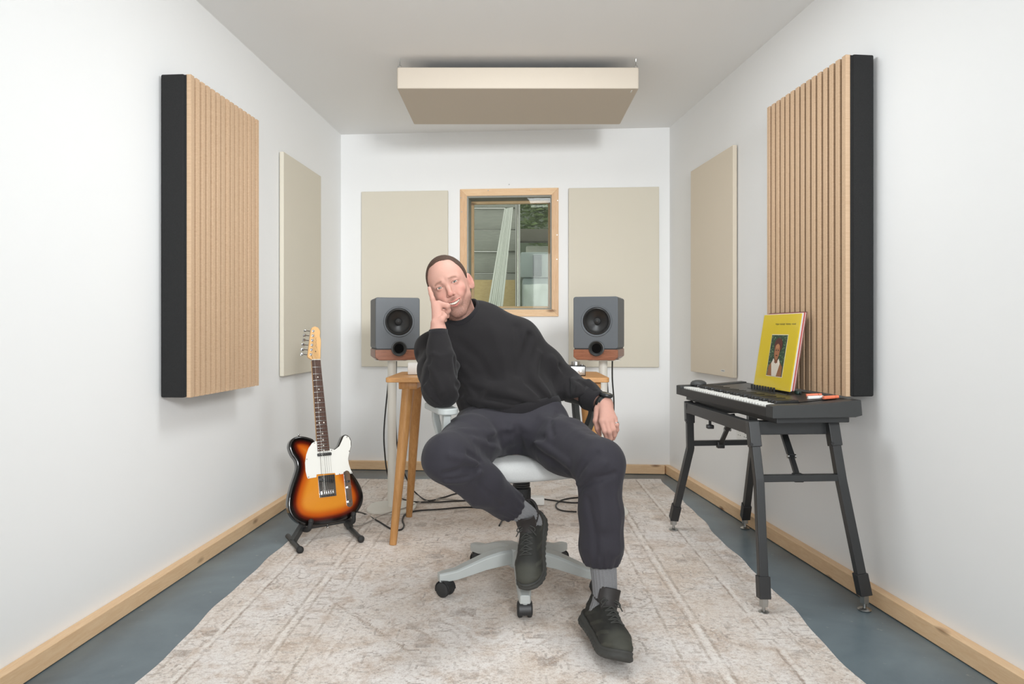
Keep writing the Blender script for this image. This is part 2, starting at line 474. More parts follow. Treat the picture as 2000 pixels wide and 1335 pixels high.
a0, a1 = P(944, 650, 5.9), P(985, 408, 6.4); b0, b1 = P(977, 650, 5.9), P(1002, 405, 6.4)
dn = (a0 - a1) * 1.0
vs = []
for i in range(n + 1):
    t = i / n; off = Vector((0, 0.012 * math.sin(t * math.pi * 15), 0))
    lo = a0.lerp(b0, t); hi = a1.lerp(b1, t); lo = hi + (lo - hi) * ((hi.z + .02) / (hi.z - lo.z))
    vs.append((m.bm.verts.new(lo + off), m.bm.verts.new(hi + off)))
for p, q in zip(vs[:-1], vs[1:]): m.bm.faces.new((p[0], q[0], q[1], p[1]))
o = m.build('sheet', MAT['corrug'], cs); sd = o.modifiers.new('thick', 'SOLIDIFY'); sd.thickness = .004
m = MB(); m.cyl((.045, 5.5, -.02), (.045, 5.5, 2.6), .02, seg=12); m.box((.045, 5.5, 0), (.09, .09, .03), bev=.004)
tag(m.build('metal_post', MAT['steel']), 'slim upright metal post outside, mid window', 'post')
m = MB(); m.box((.85, 7.35, .93), (1.4, .12, 1.9), bev=.01); tag(m.build('pale_low_wall', plain('pale_render', C(196, 200, 190), .8)), 'pale low wall outside, under the tree right of window', 'wall')
bx = thing('grey_crate', 'grey box stacked outside, right of the mid window post', 'crate', (.2, 6.5, -.02))
m = MB(); m.box((.41, 6.75, .74), (.62, .4, 1.5), bev=.02); m.build('body', plain('grey_box', C(150, 164, 166), .6), bx)
slotm = plain('slot', C(70, 84, 88), .6)
m = MB(); m.box((.24, 6.525, 1.60), (.08, .03, .2), bev=.004); m.build('handle_slot', slotm, bx)
m = MB(); m.box((.42, 6.525, 1.58), (.08, .03, .09), bev=.004); m.build('handle_slot', slotm, bx)
m = MB(); m.box((.41, 6.75, 1.61), (.66, .44, .24), bev=.015); m.build('lid', plain('grey_lid', C(160, 172, 172), .6), bx)
m = MB(); m.box((.52, 7.17, 1.97), (.9, .12, .13), bev=.01); m.box((.82, 7.17, 0.94), (.08, .08, 1.95)); 
tag(m.build('dark_beam', plain('dark_timber', C(98, 96, 86), .7)), 'dark timber beam on a post outside, under the tree', 'beam')
pw = thing('polythene_bundle', 'crumpled clear polythene bundle outside the lower right of the window', 'bundle', (.3, 5.9, -.02))
m = MB(); N = 26; g = []
for i in range(N + 1):
    row = []
    for j in range(N + 1):
        a, b = i / N, j / N
        x = .10 + .62 * a; z = -.02 + 1.42 * b
        y = 5.9 + .25 * b + .05 * math.sin(7 * a + 9 * b) + .035 * math.sin(17 * a - 8 * b + 2) + .02 * math.sin(31 * b + 13 * a)
        row.append(m.bm.verts.new((x, y, z)))
    g.append(row)
for i in range(N):
    for j in range(N): m.bm.faces.new((g[i][j], g[i + 1][j], g[i + 1][j + 1], g[i][j + 1]))
o = m.build('sheet', MAT['poly'], pw, angle=180); sd = o.modifiers.new('thick', 'SOLIDIFY'); sd.thickness = .006
gb = thing('grey_building', 'dark grey green building behind the leafy tree outside', 'building', (1.0, 9.7, -.02))
m = MB(); m.box((1.25, 9.7, 1.9), (2.6, .3, 3.9), bev=.02); m.build('wall', plain('grey_green_render', C(122, 132, 118), .85), gb)
m = MB(); m.box((1.25, 9.6, 3.92), (2.8, .8, .12), bev=.02); m.build('roof', plain('roof_felt', C(80, 84, 80), .9), gb)
tr = thing('garden_tree', 'leafy green tree outside the upper right of the window', 'tree', (.75, 8.3, -.02))
m = MB(); m.tube([(.75, 8.3, -.02), (.7, 8.3, 1.0), (.62, 8.3, 2.0), (.55, 8.25, 2.7)], lambda t: .06 - .035 * t); m.build('trunk', MAT['bark'], tr)
rng = random.Random(3); m = MB()
for k in range(3800):
    while True:
        q = Vector((rng.uniform(-1, 1), rng.uniform(-1, 1), rng.uniform(-1, 1)))
        if q.length < 1: break
    c = Vector((.62, 8.25, 2.65)) + Vector((q.x * .75, q.y * .5, q.z * .75))
    R = Matrix.Rotation(rng.uniform(0, 6.3), 3, 'Z') @ Matrix.Rotation(rng.uniform(-1, 1), 3, 'X')
    l = rng.uniform(.03, .065)
    v = [m.bm.verts.new(c + R @ Vector(p)) for p in ((-l, 0, 0), (0, -l * .45, .01), (l, 0, 0), (0, l * .45, .01))]
    m.bm.faces.new(v)
tag(m.build('foliage', MAT['leaf'], tr, smooth=False), kind='stuff')

# ================================================================ acoustic panels
def flat_panel(name, label, O, x, n, w_, h_, t_, mat, group, tagmark=False):
    """O = lower near corner on the wall, x along wall, n into the room"""
    th = thing(name, label, 'acoustic panel', O, 0, group)
    M_ = frame3(O, x, (0, 0, 1), n)
    m = MB(); m.prism(rectpoly(w_, h_, .004, 3, w_ / 2, h_ / 2), .006, t_, M_)
    m.build('fabric_face', mat, th, bevel=.006, seg=3)
    m = MB(); m.prism(rectpoly(w_ - .05, h_ - .05, 0, 0, w_ / 2, h_ / 2), 0.0, .006, M_); m.build('backing_frame', MAT['felt'], th)
    if tagmark:
        m = MB(); m.prism(rectpoly(.052, .012, .002, 2, .13, .032), t_, t_ + .0008, M_); m.build('maker_tag', plain('tag_white', C(232, 230, 224), .5), th)
        m = MB()
        for i in range(6): m.prism(rectpoly(.0045, .0045, 0, 0, .112 + i * .0065, .032), t_ + .0008, t_ + .0012, M_)
        m.build('tag_print', plain('tag_grey', C(140, 138, 134), .5), th)
    return th
zb, zt = zs(.742), zs(1.942)
Lx, Ly = backx(709); 
def bpt(u, z): x, y = backx(u); return Vector((x, y, z))
flat_panel('acoustic_panel', 'beige fabric panel on back wall between left corner and window', bpt(708, zb), BT, -BN, .6 * SS, 1.2 * SS, .03, MAT['fabric'], None)
flat_panel('acoustic_panel', 'beige fabric panel on back wall between window and right corner', bpt(1110.5, zb + .003), BT, -BN, .6 * SS, 1.2 * SS, .03, MAT['fabric'], None)
def wpt(side, y, z): return Vector(((left_x if side < 0 else right_x)(y), y, z))
dl = Vector((-SL, 1, 0)).normalized(); dr = Vector((-SR, 1, 0)).normalized()
flat_panel('acoustic_panel', 'pale beige fabric panel on left wall behind guitar headstock', wpt(-1, 3.69 * SS, zs(.745)), dl, Vector((dl.y, -dl.x, 0)), .6 * SS, 1.2 * SS, .03, MAT['fabric'], None)
flat_panel('acoustic_panel', 'warm beige fabric panel on right wall beyond the slatted one, small tag below', wpt(1, 3.56 * SS, zs(.745)), dr, Vector((-dr.y, dr.x, 0)), .6 * SS, 1.2 * SS, .03, MAT['fabric_r'], None, True)

def slat_panel(label, O, x, n, w_, h_, t_):
    th = thing('slatted_panel', label, 'acoustic panel', O)
    M_ = frame3(O, x, (0, 0, 1), n)
    m = MB(); m.prism(rectpoly(w_, h_, .006, 3, w_ / 2, h_ / 2), 0, t_ - .024, M_); m.build('felt_box', MAT['felt'], th, bevel=.007, seg=3)
    m = MB(); m.prism(rectpoly(w_ - .01, h_ - .006, 0, 0, w_ / 2, h_ / 2), t_ - .024, t_ - .016, M_); m.build('backing_sheet', MAT['felt'], th)
    sm = MB(); sm.box((0, 0, 0), (.0252, h_, .020), bev=.0010, seg=1); sme = sm.mesh('slat')
    for k in range(15):
        o = link('slat', sme, MAT['slat'], th); sharp(sme, 40) if k == 0 else None
        c = M_ @ Vector(((k + .5) * w_ / 15, h_ / 2, t_ - .009))
        o.location = c - Vector(O); o.rotation_euler = Matrix((Vector(x), Vector((0, 0, 1)), Vector(n))).transposed().to_euler()
    return th
dl2 = Vector((.078, 1, 0)).normalized(); O = Vector((-1.305 * SS, 2.567 * SS, zs(.741)))
slat_panel('oak slatted panel with black felt sides on the left wall', O, dl2, Vector((dl2.y, -dl2.x, 0)), .585 * SS, 1.2 * SS, .112 * SS)
O = Vector((1.272 * SS, 2.428 * SS, zs(.758)))
slat_panel('oak slatted panel with black felt sides on the right wall above the keyboard', O, dr, Vector((-dr.y, dr.x, 0)), .6 * SS, 1.2 * SS, .1 * SS)

# ceiling cloud
A = P(775, 172, 3.43 * SS); B = P(1248, 172.5, 3.43 * SS)
th = thing('ceiling_cloud', 'cream fabric acoustic slab hung flat below the ceiling', 'acoustic panel', ((A.x + B.x) / 2, 3.73 * SS, zs(2.19)))
m = MB(); m.prism(rectpoly(B.x - A.x, .6 * SS, .01, 3, (A.x + B.x) / 2, 3.73 * SS), zs(2.19), zs(2.296)); m.build('fabric_slab', MAT['cloud'], th, bevel=.006, seg=3)
m = MB(); m.box(((A.x + B.x) / 2, 3.73 * SS, zs(2.299)), (.98, .5, .012)); m.build('top_frame', MAT['felt'], th)
for x in (A.x + .012, B.x - .012):
    for y in (3.45 * SS, 4.0 * SS):
        h = MB(); h.tube([(x + .009 * math.cos(a), y, zs(2.304) + .009 * math.sin(a)) for a in np.linspace(0, 6.28, 13)], .0022, 6, 0)
        h.tube([(x, y, zs(2.313)), (x, y + .004, zs(2.328)), (x, y, CEIL)], .002, 6, 3); h.build('hanging_eye', MAT['steel'], th)
m = MB(); m.box((P(1233, 182, 3.47 * SS).x, 3.47 * SS, zs(2.1895)), (.006, .03, .001)); m.build('maker_tag', MAT['whiteplastic'], th)

# ================================================================ rug
def rug_mat():
    t = NT('faded_persian_pile'); v = t.co()
    sep = t.n('ShaderNodeSeparateXYZ'); t.l(v, sep.inputs[0]); X, Y = sep.outputs[0], sep.outputs[1]
    wob = t.noise(v, 14, 3, .6, 0, 'Color')
    wv = t.n('ShaderNodeVectorMath', operation='MULTIPLY_ADD'); t.l(wob, wv.inputs[0]); wv.inputs[1].default_value = (.022, .022, 0); t.l(v, wv.inputs[2])
    sn = t.n('ShaderNodeVectorMath', operation='SNAP'); t.l(wv.outputs[0], sn.inputs[0]); sn.inputs[1].default_value = (.0075, .0075, 1)
    wv = sn.outputs[0]
    sp2 = t.n('ShaderNodeSeparateXYZ'); t.l(wv, sp2.inputs[0]); XW, YW = sp2.outputs[0], sp2.outputs[1]
    big = t.noise(v, 2.1, 5, .62, .3); mid = t.noise(v, 9, 5, .65, .2); fine = t.noise(v, 75, 4, .7); streak = t.noise(t.mapping(v, (18, 140, 1)), 1.0, 3, .7)
    c = t.mix(t.step(big, .40, .66), C(234, 227, 222), C(220, 204, 189))
    c = t.mix(t.math('MULTIPLY', t.step(mid, .48, .66), .75), c, C(196, 173, 154))
    c = t.mix(t.math('MULTIPLY', t.step(streak, .52, .8), .40), c, C(181, 160, 143))
    # nested angular motifs, mirrored about the rug's axis
    ax = t.math('ABSOLUTE', t.math('ADD', XW, .03))
    cmb = t.n('ShaderNodeCombineXYZ'); t.l(ax, cmb.inputs[0]); t.l(YW, cmb.inputs[1])
    def motif(scale, metric, k, wd, feature='F1'):
        vo = t.n('ShaderNodeTexVoronoi', distance=metric, feature=feature); vo.inputs['Scale'].default_value = scale; vo.inputs['Randomness'].default_value = .7
        t.l(cmb.outputs[0], vo.inputs['Vector'])
        f = t.math('FRACT', t.math('MULTIPLY', vo.outputs['Distance'], k))
        return t.step(t.math('ABSOLUTE', t.math('SUBTRACT', f, .5)), wd, wd * .35)
    l1 = motif(8.5, 'EUCLIDEAN', 5.0, .11); l2 = motif(12.0, 'CHEBYCHEV', 4.5, .11); l3 = motif(6.0, 'MANHATTAN', 9, .08)
    msk = t.step(t.noise(v, 5.5, 4, .7), .44, .6); msk2 = t.step(t.noise(t.mapping(v, (1, 1, 1), (3, 5, 0)), 6.5, 4, .7), .44, .6)
    ln = t.math('MAXIMUM', t.math('MULTIPLY', l1, msk), t.math('MULTIPLY', l2, msk2))
    c = t.mix(t.math('MULTIPLY', ln, .68), c, C(154, 139, 129))
    c = t.mix(t.math('MULTIPLY', t.math('MULTIPLY', l3, msk), .55), c, C(240, 232, 224))
    # border bands parallel to the long edges
    edge = t.math('SUBTRACT', 1.02, t.math('ABSOLUTE', t.math('ADD', t.math('ADD', X, .03), t.math('MULTIPLY', t.math('SUBTRACT', t.noise(v, 20, 2), .5), .012))))
    for d, wd, colr, s_ in ((.13, .010, C(237, 229, 221), .9), (.145, .006, C(152, 131, 115), .75), (.33, .008, C(162, 143, 127), .7), (.345, .012, C(242, 234, 226), .8),
                            (.365, .006, C(162, 143, 127), .7), (.45, .007, C(164, 146, 129), .6), (.52, .010, C(240, 231, 223), .6), (.06, .006, C(173, 154, 137), .5)):
        b = t.step(t.math('ABSOLUTE', t.math('SUBTRACT', edge, d)), wd, wd * .4)
        c = t.mix(t.math('MULTIPLY', t.math('MULTIPLY', b, t.step(t.noise(v, 11, 4, .7), .36, .56)), s_), c, colr)
    dash = t.step(t.math('ABSOLUTE', t.math('SUBTRACT', t.math('FRACT', t.math('MULTIPLY', Y, 16)), .5)), .14, .07)
    bb = t.step(t.math('ABSOLUTE', t.math('SUBTRACT', edge, .40)), .022, .016)
    c = t.mix(t.math('MULTIPLY', t.math('MULTIPLY', bb, dash), .45), c, C(158, 139, 125))
    # central medallion rings
    my = t.math('SUBTRACT', YW, -0.35)
    dm = t.math('ADD', ax, t.math('MULTIPLY', t.math('ABSOLUTE', my), .85))
    rf = t.math('FRACT', t.math('MULTIPLY', dm, 7.5))
    rl = t.math('MULTIPLY', t.step(t.math('ABSOLUTE', t.math('SUBTRACT', rf, .5)), .09, .03), t.step(dm, .72, .6))
    c = t.mix(t.math('MULTIPLY', t.math('MULTIPLY', rl, msk2), .5), c, C(162, 137, 116))
    c = t.mix(t.math('MULTIPLY', t.step(fine, .5, .70), .45), c, C(244, 242, 236))
    c = t.mix(t.math('MULTIPLY', t.step(fine, .48, .32), .45), c, C(158, 139, 125))
    gr = t.noise(v, 230, 2, .6); c = t.mix(t.math('MULTIPLY', t.step(gr, .52, .7), .35), c, C(244, 244, 242)); c = t.mix(t.math('MULTIPLY', t.step(gr, .46, .3), .35), c, C(152, 133, 118))
    t.bsdf(c, .95, 0, t.bump(t.noise(v, 420, 2), .35, .002), .12, 0, .1)
    return t.m
RX0, RX1, RY0, RY1 = -1.05, .985, 1.2, 4.575
m = MB(); nx, ny = 40, 70; g = []
def rug_pt(a, b):
    x = RX0 + (RX1 - RX0) * a; y = RY0 + (RY1 - RY0) * b
    wv = .006 * math.sin(5.1 * y + 1) + .005 * math.sin(11 * y) + .003 * math.sin(23 * y + 2)
    x += wv * (a * a) - wv * .8 * (1 - a) ** 2 + .014 * (1 - b) * 0
    y += .010 * math.sin(4 * x + .5) * b
    return x, y
for i in range(nx + 1):
    row = []
    for j in range(ny + 1):
        x, y = rug_pt(i / nx, j / ny); row.append(m.bm.verts.new((x, y, .009 + .0012 * math.sin(9 * x + 4 * y) * 1.0)))
    g.append(row)
for i in range(nx):
    for j in range(ny): m.bm.faces.new((g[i][j], g[i + 1][j], g[i + 1][j + 1], g[i][j + 1]))
bd = [g[i][0] for i in range(nx)] + [g[nx][j] for j in range(ny)] + [g[i][ny] for i in range(nx, 0, -1)] + [g[0][j] for j in range(ny, 0, -1)]
lo = [m.bm.verts.new((v.co.x, v.co.y, .0006)) for v in bd]
for k in range(len(bd)):
    j = (k + 1) % len(bd); m.bm.faces.new((bd[k], lo[k], lo[j], bd[j]))
rug = tag(m.build('rug', rug_mat(), angle=60), 'large faded beige and brown patterned rug on grey floor', 'rug')
rc = Vector(((RX0 + RX1) / 2, (RY0 + RY1) / 2, 0)); rug.data.transform(Matrix.Translation(-rc)); rug.location = rc
RUGZ = .010

# ================================================================ desk
DT = .776
dk = thing('desk', 'small oak desk with tapered legs behind the seated person', 'desk', (-.06, 3.35, RUGZ))
dx0, dx1, dy0, dy1 = P(752, 737, 3.13).x, P(1191, 737, 3.13).x, 3.13, 3.60
m = MB(); m.prism(rectpoly(dx1 - dx0, dy1 - dy0, .02, 5, (dx0 + dx1) / 2, (dy0 + dy1) / 2), DT - .022, DT); m.build('tabletop', MAT['oak'], dk, bevel=.003)
for tx, ty, fx, fy in ((-.478, 3.20, -.545, 3.165), (-.478, 3.50, -.543, 3.645), (.366, 3.20, .43, 3.165), (.366, 3.50, .43, 3.645)):
    m = MB(); m.cyl((fx, fy, RUGZ + .001), (tx, ty, DT - .023), .0165, .029, 22); m.build('leg', MAT['oak_leg'], dk)
for tx in (-.478, .366):
    m = MB(); m.box((tx, 3.35, DT - .022 - .017), (.085, .36, .033), bev=.004); m.build('leg_rail', MAT['oak_leg'], dk)

# ================================================================ speakers on stands
def cut(me, k):
    a = bpy.data.objects.new('a', me); km = k.mesh('k'); b = bpy.data.objects.new('b', km); COL.objects.link(a); COL.objects.link(b)
    md = a.modifiers.new('cut', 'BOOLEAN'); md.object = b; md.operation = 'DIFFERENCE'; md.solver = 'EXACT'
    bpy.context.view_layer.update()
    r = bpy.data.meshes.new_from_object(a.evaluated_get(bpy.context.evaluated_depsgraph_get()))
    bpy.data.objects.remove(a); bpy.data.objects.remove(b); bpy.data.meshes.remove(km); r.name = me.name
    return r
def speaker(label, cx, front_y, zb, toe, mirror):
    th = thing('studio_speaker', label, 'speaker', (cx, front_y, zb), toe)
    w_, h_, d_, hb = .236, .334, .27, .056
    # local frame: x right, y back (front at y=0), z up
    m = MB(); m.prism([(x, z) for x, z in rectpoly(w_, h_ - hb - .004, .012, 4, 0, hb + .004 + (h_ - hb - .004) / 2)], 0, d_, frame3((0, 0, 0), (1, 0, 0), (0, 0, 1), (0, 1, 0)))
    cm_ = m.mesh('cabinet'); k_ = MB(); k_.cyl((.006, .034, .205), (.006, -.02, .205), .0735, seg=56); cm_ = cut(cm_, k_)
    cab = link('cabinet', cm_, MAT['speaker'], th); sharp(cm_, 40); bv = cab.modifiers.new('edge', 'BEVEL'); bv.width = .004; bv.segments = 3; bv.limit_method = 'ANGLE'; bv.angle_limit = math.radians(60); bv.harden_normals = True
    pl = [(-w_ / 2, hb), (-w_ / 2, .016), (-w_ / 2 + .02, 0), (w_ / 2 - .02, 0), (w_ / 2, .016), (w_ / 2, hb)]
    m = MB(); m.prism(pl, .001, d_ - .002, frame3((0, 0, 0), (1, 0, 0), (0, 0, 1), (0, 1, 0))); m.build('plinth', MAT['walnut'], th, bevel=.003)
    m = MB(); m.box((0, d_ / 2, hb + .002), (w_ - .01, d_ - .01, .005)); m.build('shadow_gap', MAT['black'], th)
    cz = .205; ax = (0, -1, 0); c0 = (0.006, 0, cz)
    m = MB(); m.lathe([(.072, .0005), (.074, .003), (.080, .0035), (.083, .0005)], c0, ax, 48); m.build('driver_ring', MAT['speaker'], th)
    dr_ = MB(); dr_.lathe([(.0735, .0005), (.0725, -.002), (.070, .000), (.066, .0015), (.062, -.0015), (.060, -.006), (.050, -.013), (.036, -.021), (.018, -.029), (.016, -.030), (0, -.030)], c0, ax, 48)
    drv = dr_.build('driver', MAT['cone'], th)
    m = MB(); m.lathe([(.017, -.030), (.0165, -.022), (.0125, -.018), (.008, -.014), (.003, -.009), (0, -.008)], c0, ax, 28); m.build('phase_plug', MAT['chrome'] if False else plain('satin_plug', C(60, 60, 60), .25), drv)
    m = MB(); m.lathe([(.024, -.10 + .1), (.026, .001), (.030, .007), (.036, .011), (.0405, .010), (.041, .001)], c0[:1] + (0, .062), ax, 40)
    prt = m.build('port_flare', plain('port_black', C(44, 46, 46), .4), th)
    m = MB(); m.lathe([(.025, .0022), (0, .0021)], c0[:1] + (0, .062), ax, 32); m.build('port_hole', plain('port_dark', C(9, 9, 9), .9, spec=.1), prt)
    return th
SLY, SRY = 3.69, 3.63
def stand(label, cx, cy, top):
    th = thing('speaker_stand', label, 'speaker stand', (cx, cy, RUGZ))
    m = MB(); m.prism(rectpoly(.26, .26, .09, 8, cx, cy), RUGZ, RUGZ + .012); m.build('base_plate', MAT['whitemetal'], th, bevel=.003)
    m = MB(); m.cyl((cx, cy, RUGZ + .012), (cx, cy, top - .006), .0235, seg=24); m.build('pole', MAT['whitemetal'], th)
    m = MB(); m.prism(rectpoly(.17, .17, .02, 4, cx, cy), top - .006, top - .0005); m.build('top_plate', MAT['whitemetal'], th)
    return th
lcx = P(777, 700, SLY).x; rcx = P(1163, 700, SRY).x
zl = HC + (HZ - 703) / F * SLY; zr = HC + (HZ - 703) / F * SRY
speaker('slate speaker with walnut plinth, standing left of the desk', lcx, SLY, zl, math.radians(17), 0)
speaker('slate speaker with walnut plinth, standing right of the desk', rcx, SRY, zr, math.radians(-16), 1)
sl_c = (P(765.5, 800, 3.81).x, 3.81); sr_c = (P(1178, 800, 3.755).x, 3.755)
stand('off-white pole stand under the speaker left of the desk', sl_c[0], sl_c[1], zl)
stand('off-white pole stand under the speaker right of the desk', sr_c[0], sr_c[1], zr)

# things on the desk
th = thing('audio_controller', 'small silver and black box with round dial on desk right end', 'controller', (P(1113, 727, 3.3).x, 3.3, DT))
cx = P(1112, 727, 3.3).x
m = MB(); m.box((cx, 3.3, DT + .0245), (.145, .11, .048), bev=.004); m.build('casing', MAT['black'], th)
m = MB(); m.box((cx, 3.243, DT + .0245), (.138, .006, .04), bev=.001); fp = m.build('front_plate', MAT['steel'], th)
for k, x in enumerate((-.045, -.015, .015, .047)):
    m = MB(); m.lathe([(0, .008), (.006, .008), (.0075, .004), (.0085, 0)], (cx + x, 3.24, DT + .024), (0, -1, 0), 18); m.build('knob', MAT['whiteplastic'], fp)
m = MB(); m.lathe([(.0215, 0), (.0215, .015), (.020, .018), (0, .018)], (cx + .03, 3.3, DT + .049), (0, 0, 1), 32); m.build('dial', MAT['steel'], th)
m = MB(); m.lathe([(.004, 0), (.004, .006), (0, .006)], (cx + .058, 3.27, DT + .049), (0, 0, 1), 12); m.build('push_button', MAT['steel'], th)
x = P(803, 727, 3.35).x
th = thing('white_box', 'small white box on the desk under the speaker by the elbow', 'box', (x + .03, 3.35, DT))
m = MB(); m.box((x + .03, 3.35, DT + .03), (.085, .06, .058), bev=.005); m.build('body', MAT['whiteplastic'], th)
m = MB(); m.box((x + .03, 3.35, DT + .0605), (.08, .055, .003), bev=.001); m.build('lid', MAT['whitemetal'], th)

# wall socket
y = 3.14; p = Vector((right_x(y), y, .0))
so = thing('wall_socket', 'white double socket low on the right wall behind the keyboard stand', 'socket', (right_x(3.62), 3.62, .45))
Ms = frame3((right_x(3.62), 3.62, 0.455), dr, (0, 0, 1), Vector((-dr.y, dr.x, 0)))
m = MB(); m.prism(rectpoly(.146, .086, .006, 3), 0, .009, Ms); pl = m.build('face_plate', MAT['whiteplastic'], so, bevel=.002)
for cxx in (-.036, .036):
    m = MB()
    for dx, dz, a, b in ((0, .012, .004, .008), (-.011, -.010, .007, .004), (.011, -.010, .007, .004)): m.prism(rectpoly(a, b, 0, 0, cxx + dx, dz - .008), .009, .0094, Ms)
    tag(m.build('pin_holes', MAT['black'], so), kind='stuff')
for cxx in (-.022, .022):
    m = MB(); m.prism(rectpoly(.012, .018, .002, 2, cxx, .028), .009, .0125, Ms); m.build('rocker_switch', MAT['whiteplastic'], so)

# power strip and cables
c = G(1022, 984, RUGZ)
th = thing('power_strip', 'white multi-socket power strip on the rug behind the chair', 'power strip', c)
m = MB(); m.box((c.x, c.y, RUGZ + .0225), (.235, .06, .044), bev=.005); m.build('casing', MAT['whiteplastic'], th)
for k in (-.075, -.025):
    m = MB(); m.box((c.x + k, c.y, RUGZ + .058), (.045, .045, .03), bev=.006); m.build('plug', MAT['black'], th)
m = MB(); m.box((c.x - .055, c.y + .05, RUGZ + .12), (.022, .02, .235), bev=.004)
tag(m.build('white_upright_bar', MAT['whiteplastic']), 'slim white upright bar behind the chair gas lift', 'bar')
def cable(name, label, pts, r, mat, group=None):
    m = MB(); m.tube(pts, r, 8, 8); return tag(m.build(name, mat, angle=180), label, 'cable', group)
ZC = RUGZ + .0045
def gp(*uv): return [G(u, v, ZC) for u, v in uv]
cable('cable', 'black cable looping from left speaker down along the pole outside', [P(762, 707, 3.87), P(757, 760, 3.87), P(750, 840, 3.87), P(752, 890, 3.88), P(757, 925, 3.9)] + gp((768, 962), (800, 978), (850, 980), (885, 978), (960, 975), (985, 977)), .0042, MAT['cable'])
cable('cable', 'black cable hanging straight under the left speaker behind the desk leg', [P(774, 705, 3.86), P(773, 760, 3.87), P(773, 830, 3.87), P(779, 890, 3.9), P(797, 940, 4.0)] + gp((812, 962), (835, 977), (865, 971), (900, 962), (950, 966)), .0042, MAT['cable'])
cable('cable', 'black hanging cable nearest the stand pole under right speaker', [P(1184, 704, 3.8), P(1185, 735, 3.81), P(1188, 780, 3.82), P(1189, 850, 3.85)] + gp((1180, 968), (1130, 981), (1075, 976), (1052, 972)), .0042, MAT['cable'])
cable('cable', 'black hanging cable furthest right under right speaker', [P(1196, 703, 3.8), P(1196, 740, 3.81), P(1199, 790, 3.82), P(1196, 860, 3.85)] + gp((1198, 968), (1160, 969), (1110, 973), (1089, 981), (1087, 991), (1100, 997), (1126, 999)), .0042, MAT['cable'])
jk = gp((712, 1003), (740, 1018), (764, 1032), (782, 1034), (789, 1026), (786, 1014), (793, 1003), (815, 997), (860, 994), (910, 990), (960, 992), (985, 1000), (975, 1026))
cable('guitar_lead', 'black lead running from guitar jack across rug past desk leg', [P(698, 999, 3.27)] + jk, .0042, MAT['cable'])
cable('braided_lead', 'grey braided lead lying across rug from guitar to desk', gp((672, 1026), (700, 1026), (722, 1018)) + [G(740, 1008, RUGZ + .0165), G(765, 999, RUGZ + .0165), G(795, 990, RUGZ + .0165)] + gp((822, 980), (845, 976), (870, 974), (900, 977)), .0034, MAT['braid'])
# ================================================================ distance-field modelling (for bodies that are one smooth surface)
def A3(p): return np.array(p, dtype=np.float64)
def seg_t(Pt, a, b):
    a, b = A3(a), A3(b); ba = b - a
    t = np.clip(((Pt - a) @ ba) / max(1e-12, ba @ ba), 0, 1)
    return t, Pt - a - t[:, None] * ba
def cap(Pt, a, b, ra, rb=None):
    t, q = seg_t(Pt, a, b)
    return np.sqrt((q * q).sum(1)) - (ra + ((ra if rb is None else rb) - ra) * t)
def ell(Pt, c, r):
    r = A3(r); q = (Pt - A3(c)) / r
    k0 = np.sqrt((q * q).sum(1)); k1 = np.sqrt(((q / r) ** 2).sum(1))
    return np.where(k0 > 1e-6, k0 * (k0 - 1) / np.maximum(k1, 1e-9), -r.min())
def smin(a, b, k):
    h = np.maximum(k - np.abs(a - b), 0) / k
    return np.minimum(a, b) - h * h * k * .25
def smax(a, b, k): return -smin(-a, -b, k)
def path(Pt, pts, rs, k=0.02):
    d = None
    for i in range(len(pts) - 1):
        e = cap(Pt, pts[i], pts[i + 1], rs[i], rs[i + 1])
        d = e if d is None else smin(d, e, k)
    return d
def polydist(x, z, poly):
    """signed distance in 2D to a closed polygon"""
    p = A3(poly); q = np.roll(p, -1, 0)
    d = np.full(x.shape, 1e9); s = np.zeros(x.shape, bool)
    for (x0, z0), (x1, z1) in zip(p, q):
        ex, ez = x1 - x0, z1 - z0
        t = np.clip(((x - x0) * ex + (z - z0) * ez) / max(1e-12, ex * ex + ez * ez), 0, 1)
        d = np.minimum(d, (x - x0 - t * ex) ** 2 + (z - z0 - t * ez) ** 2)
        c = ((z0 > z) != (z1 > z))
        if abs(ez) > 1e-12: s ^= c & (x < x0 + (z - z0) / ez * ex)
    d = np.sqrt(d)
    return np.where(s, -d, d)
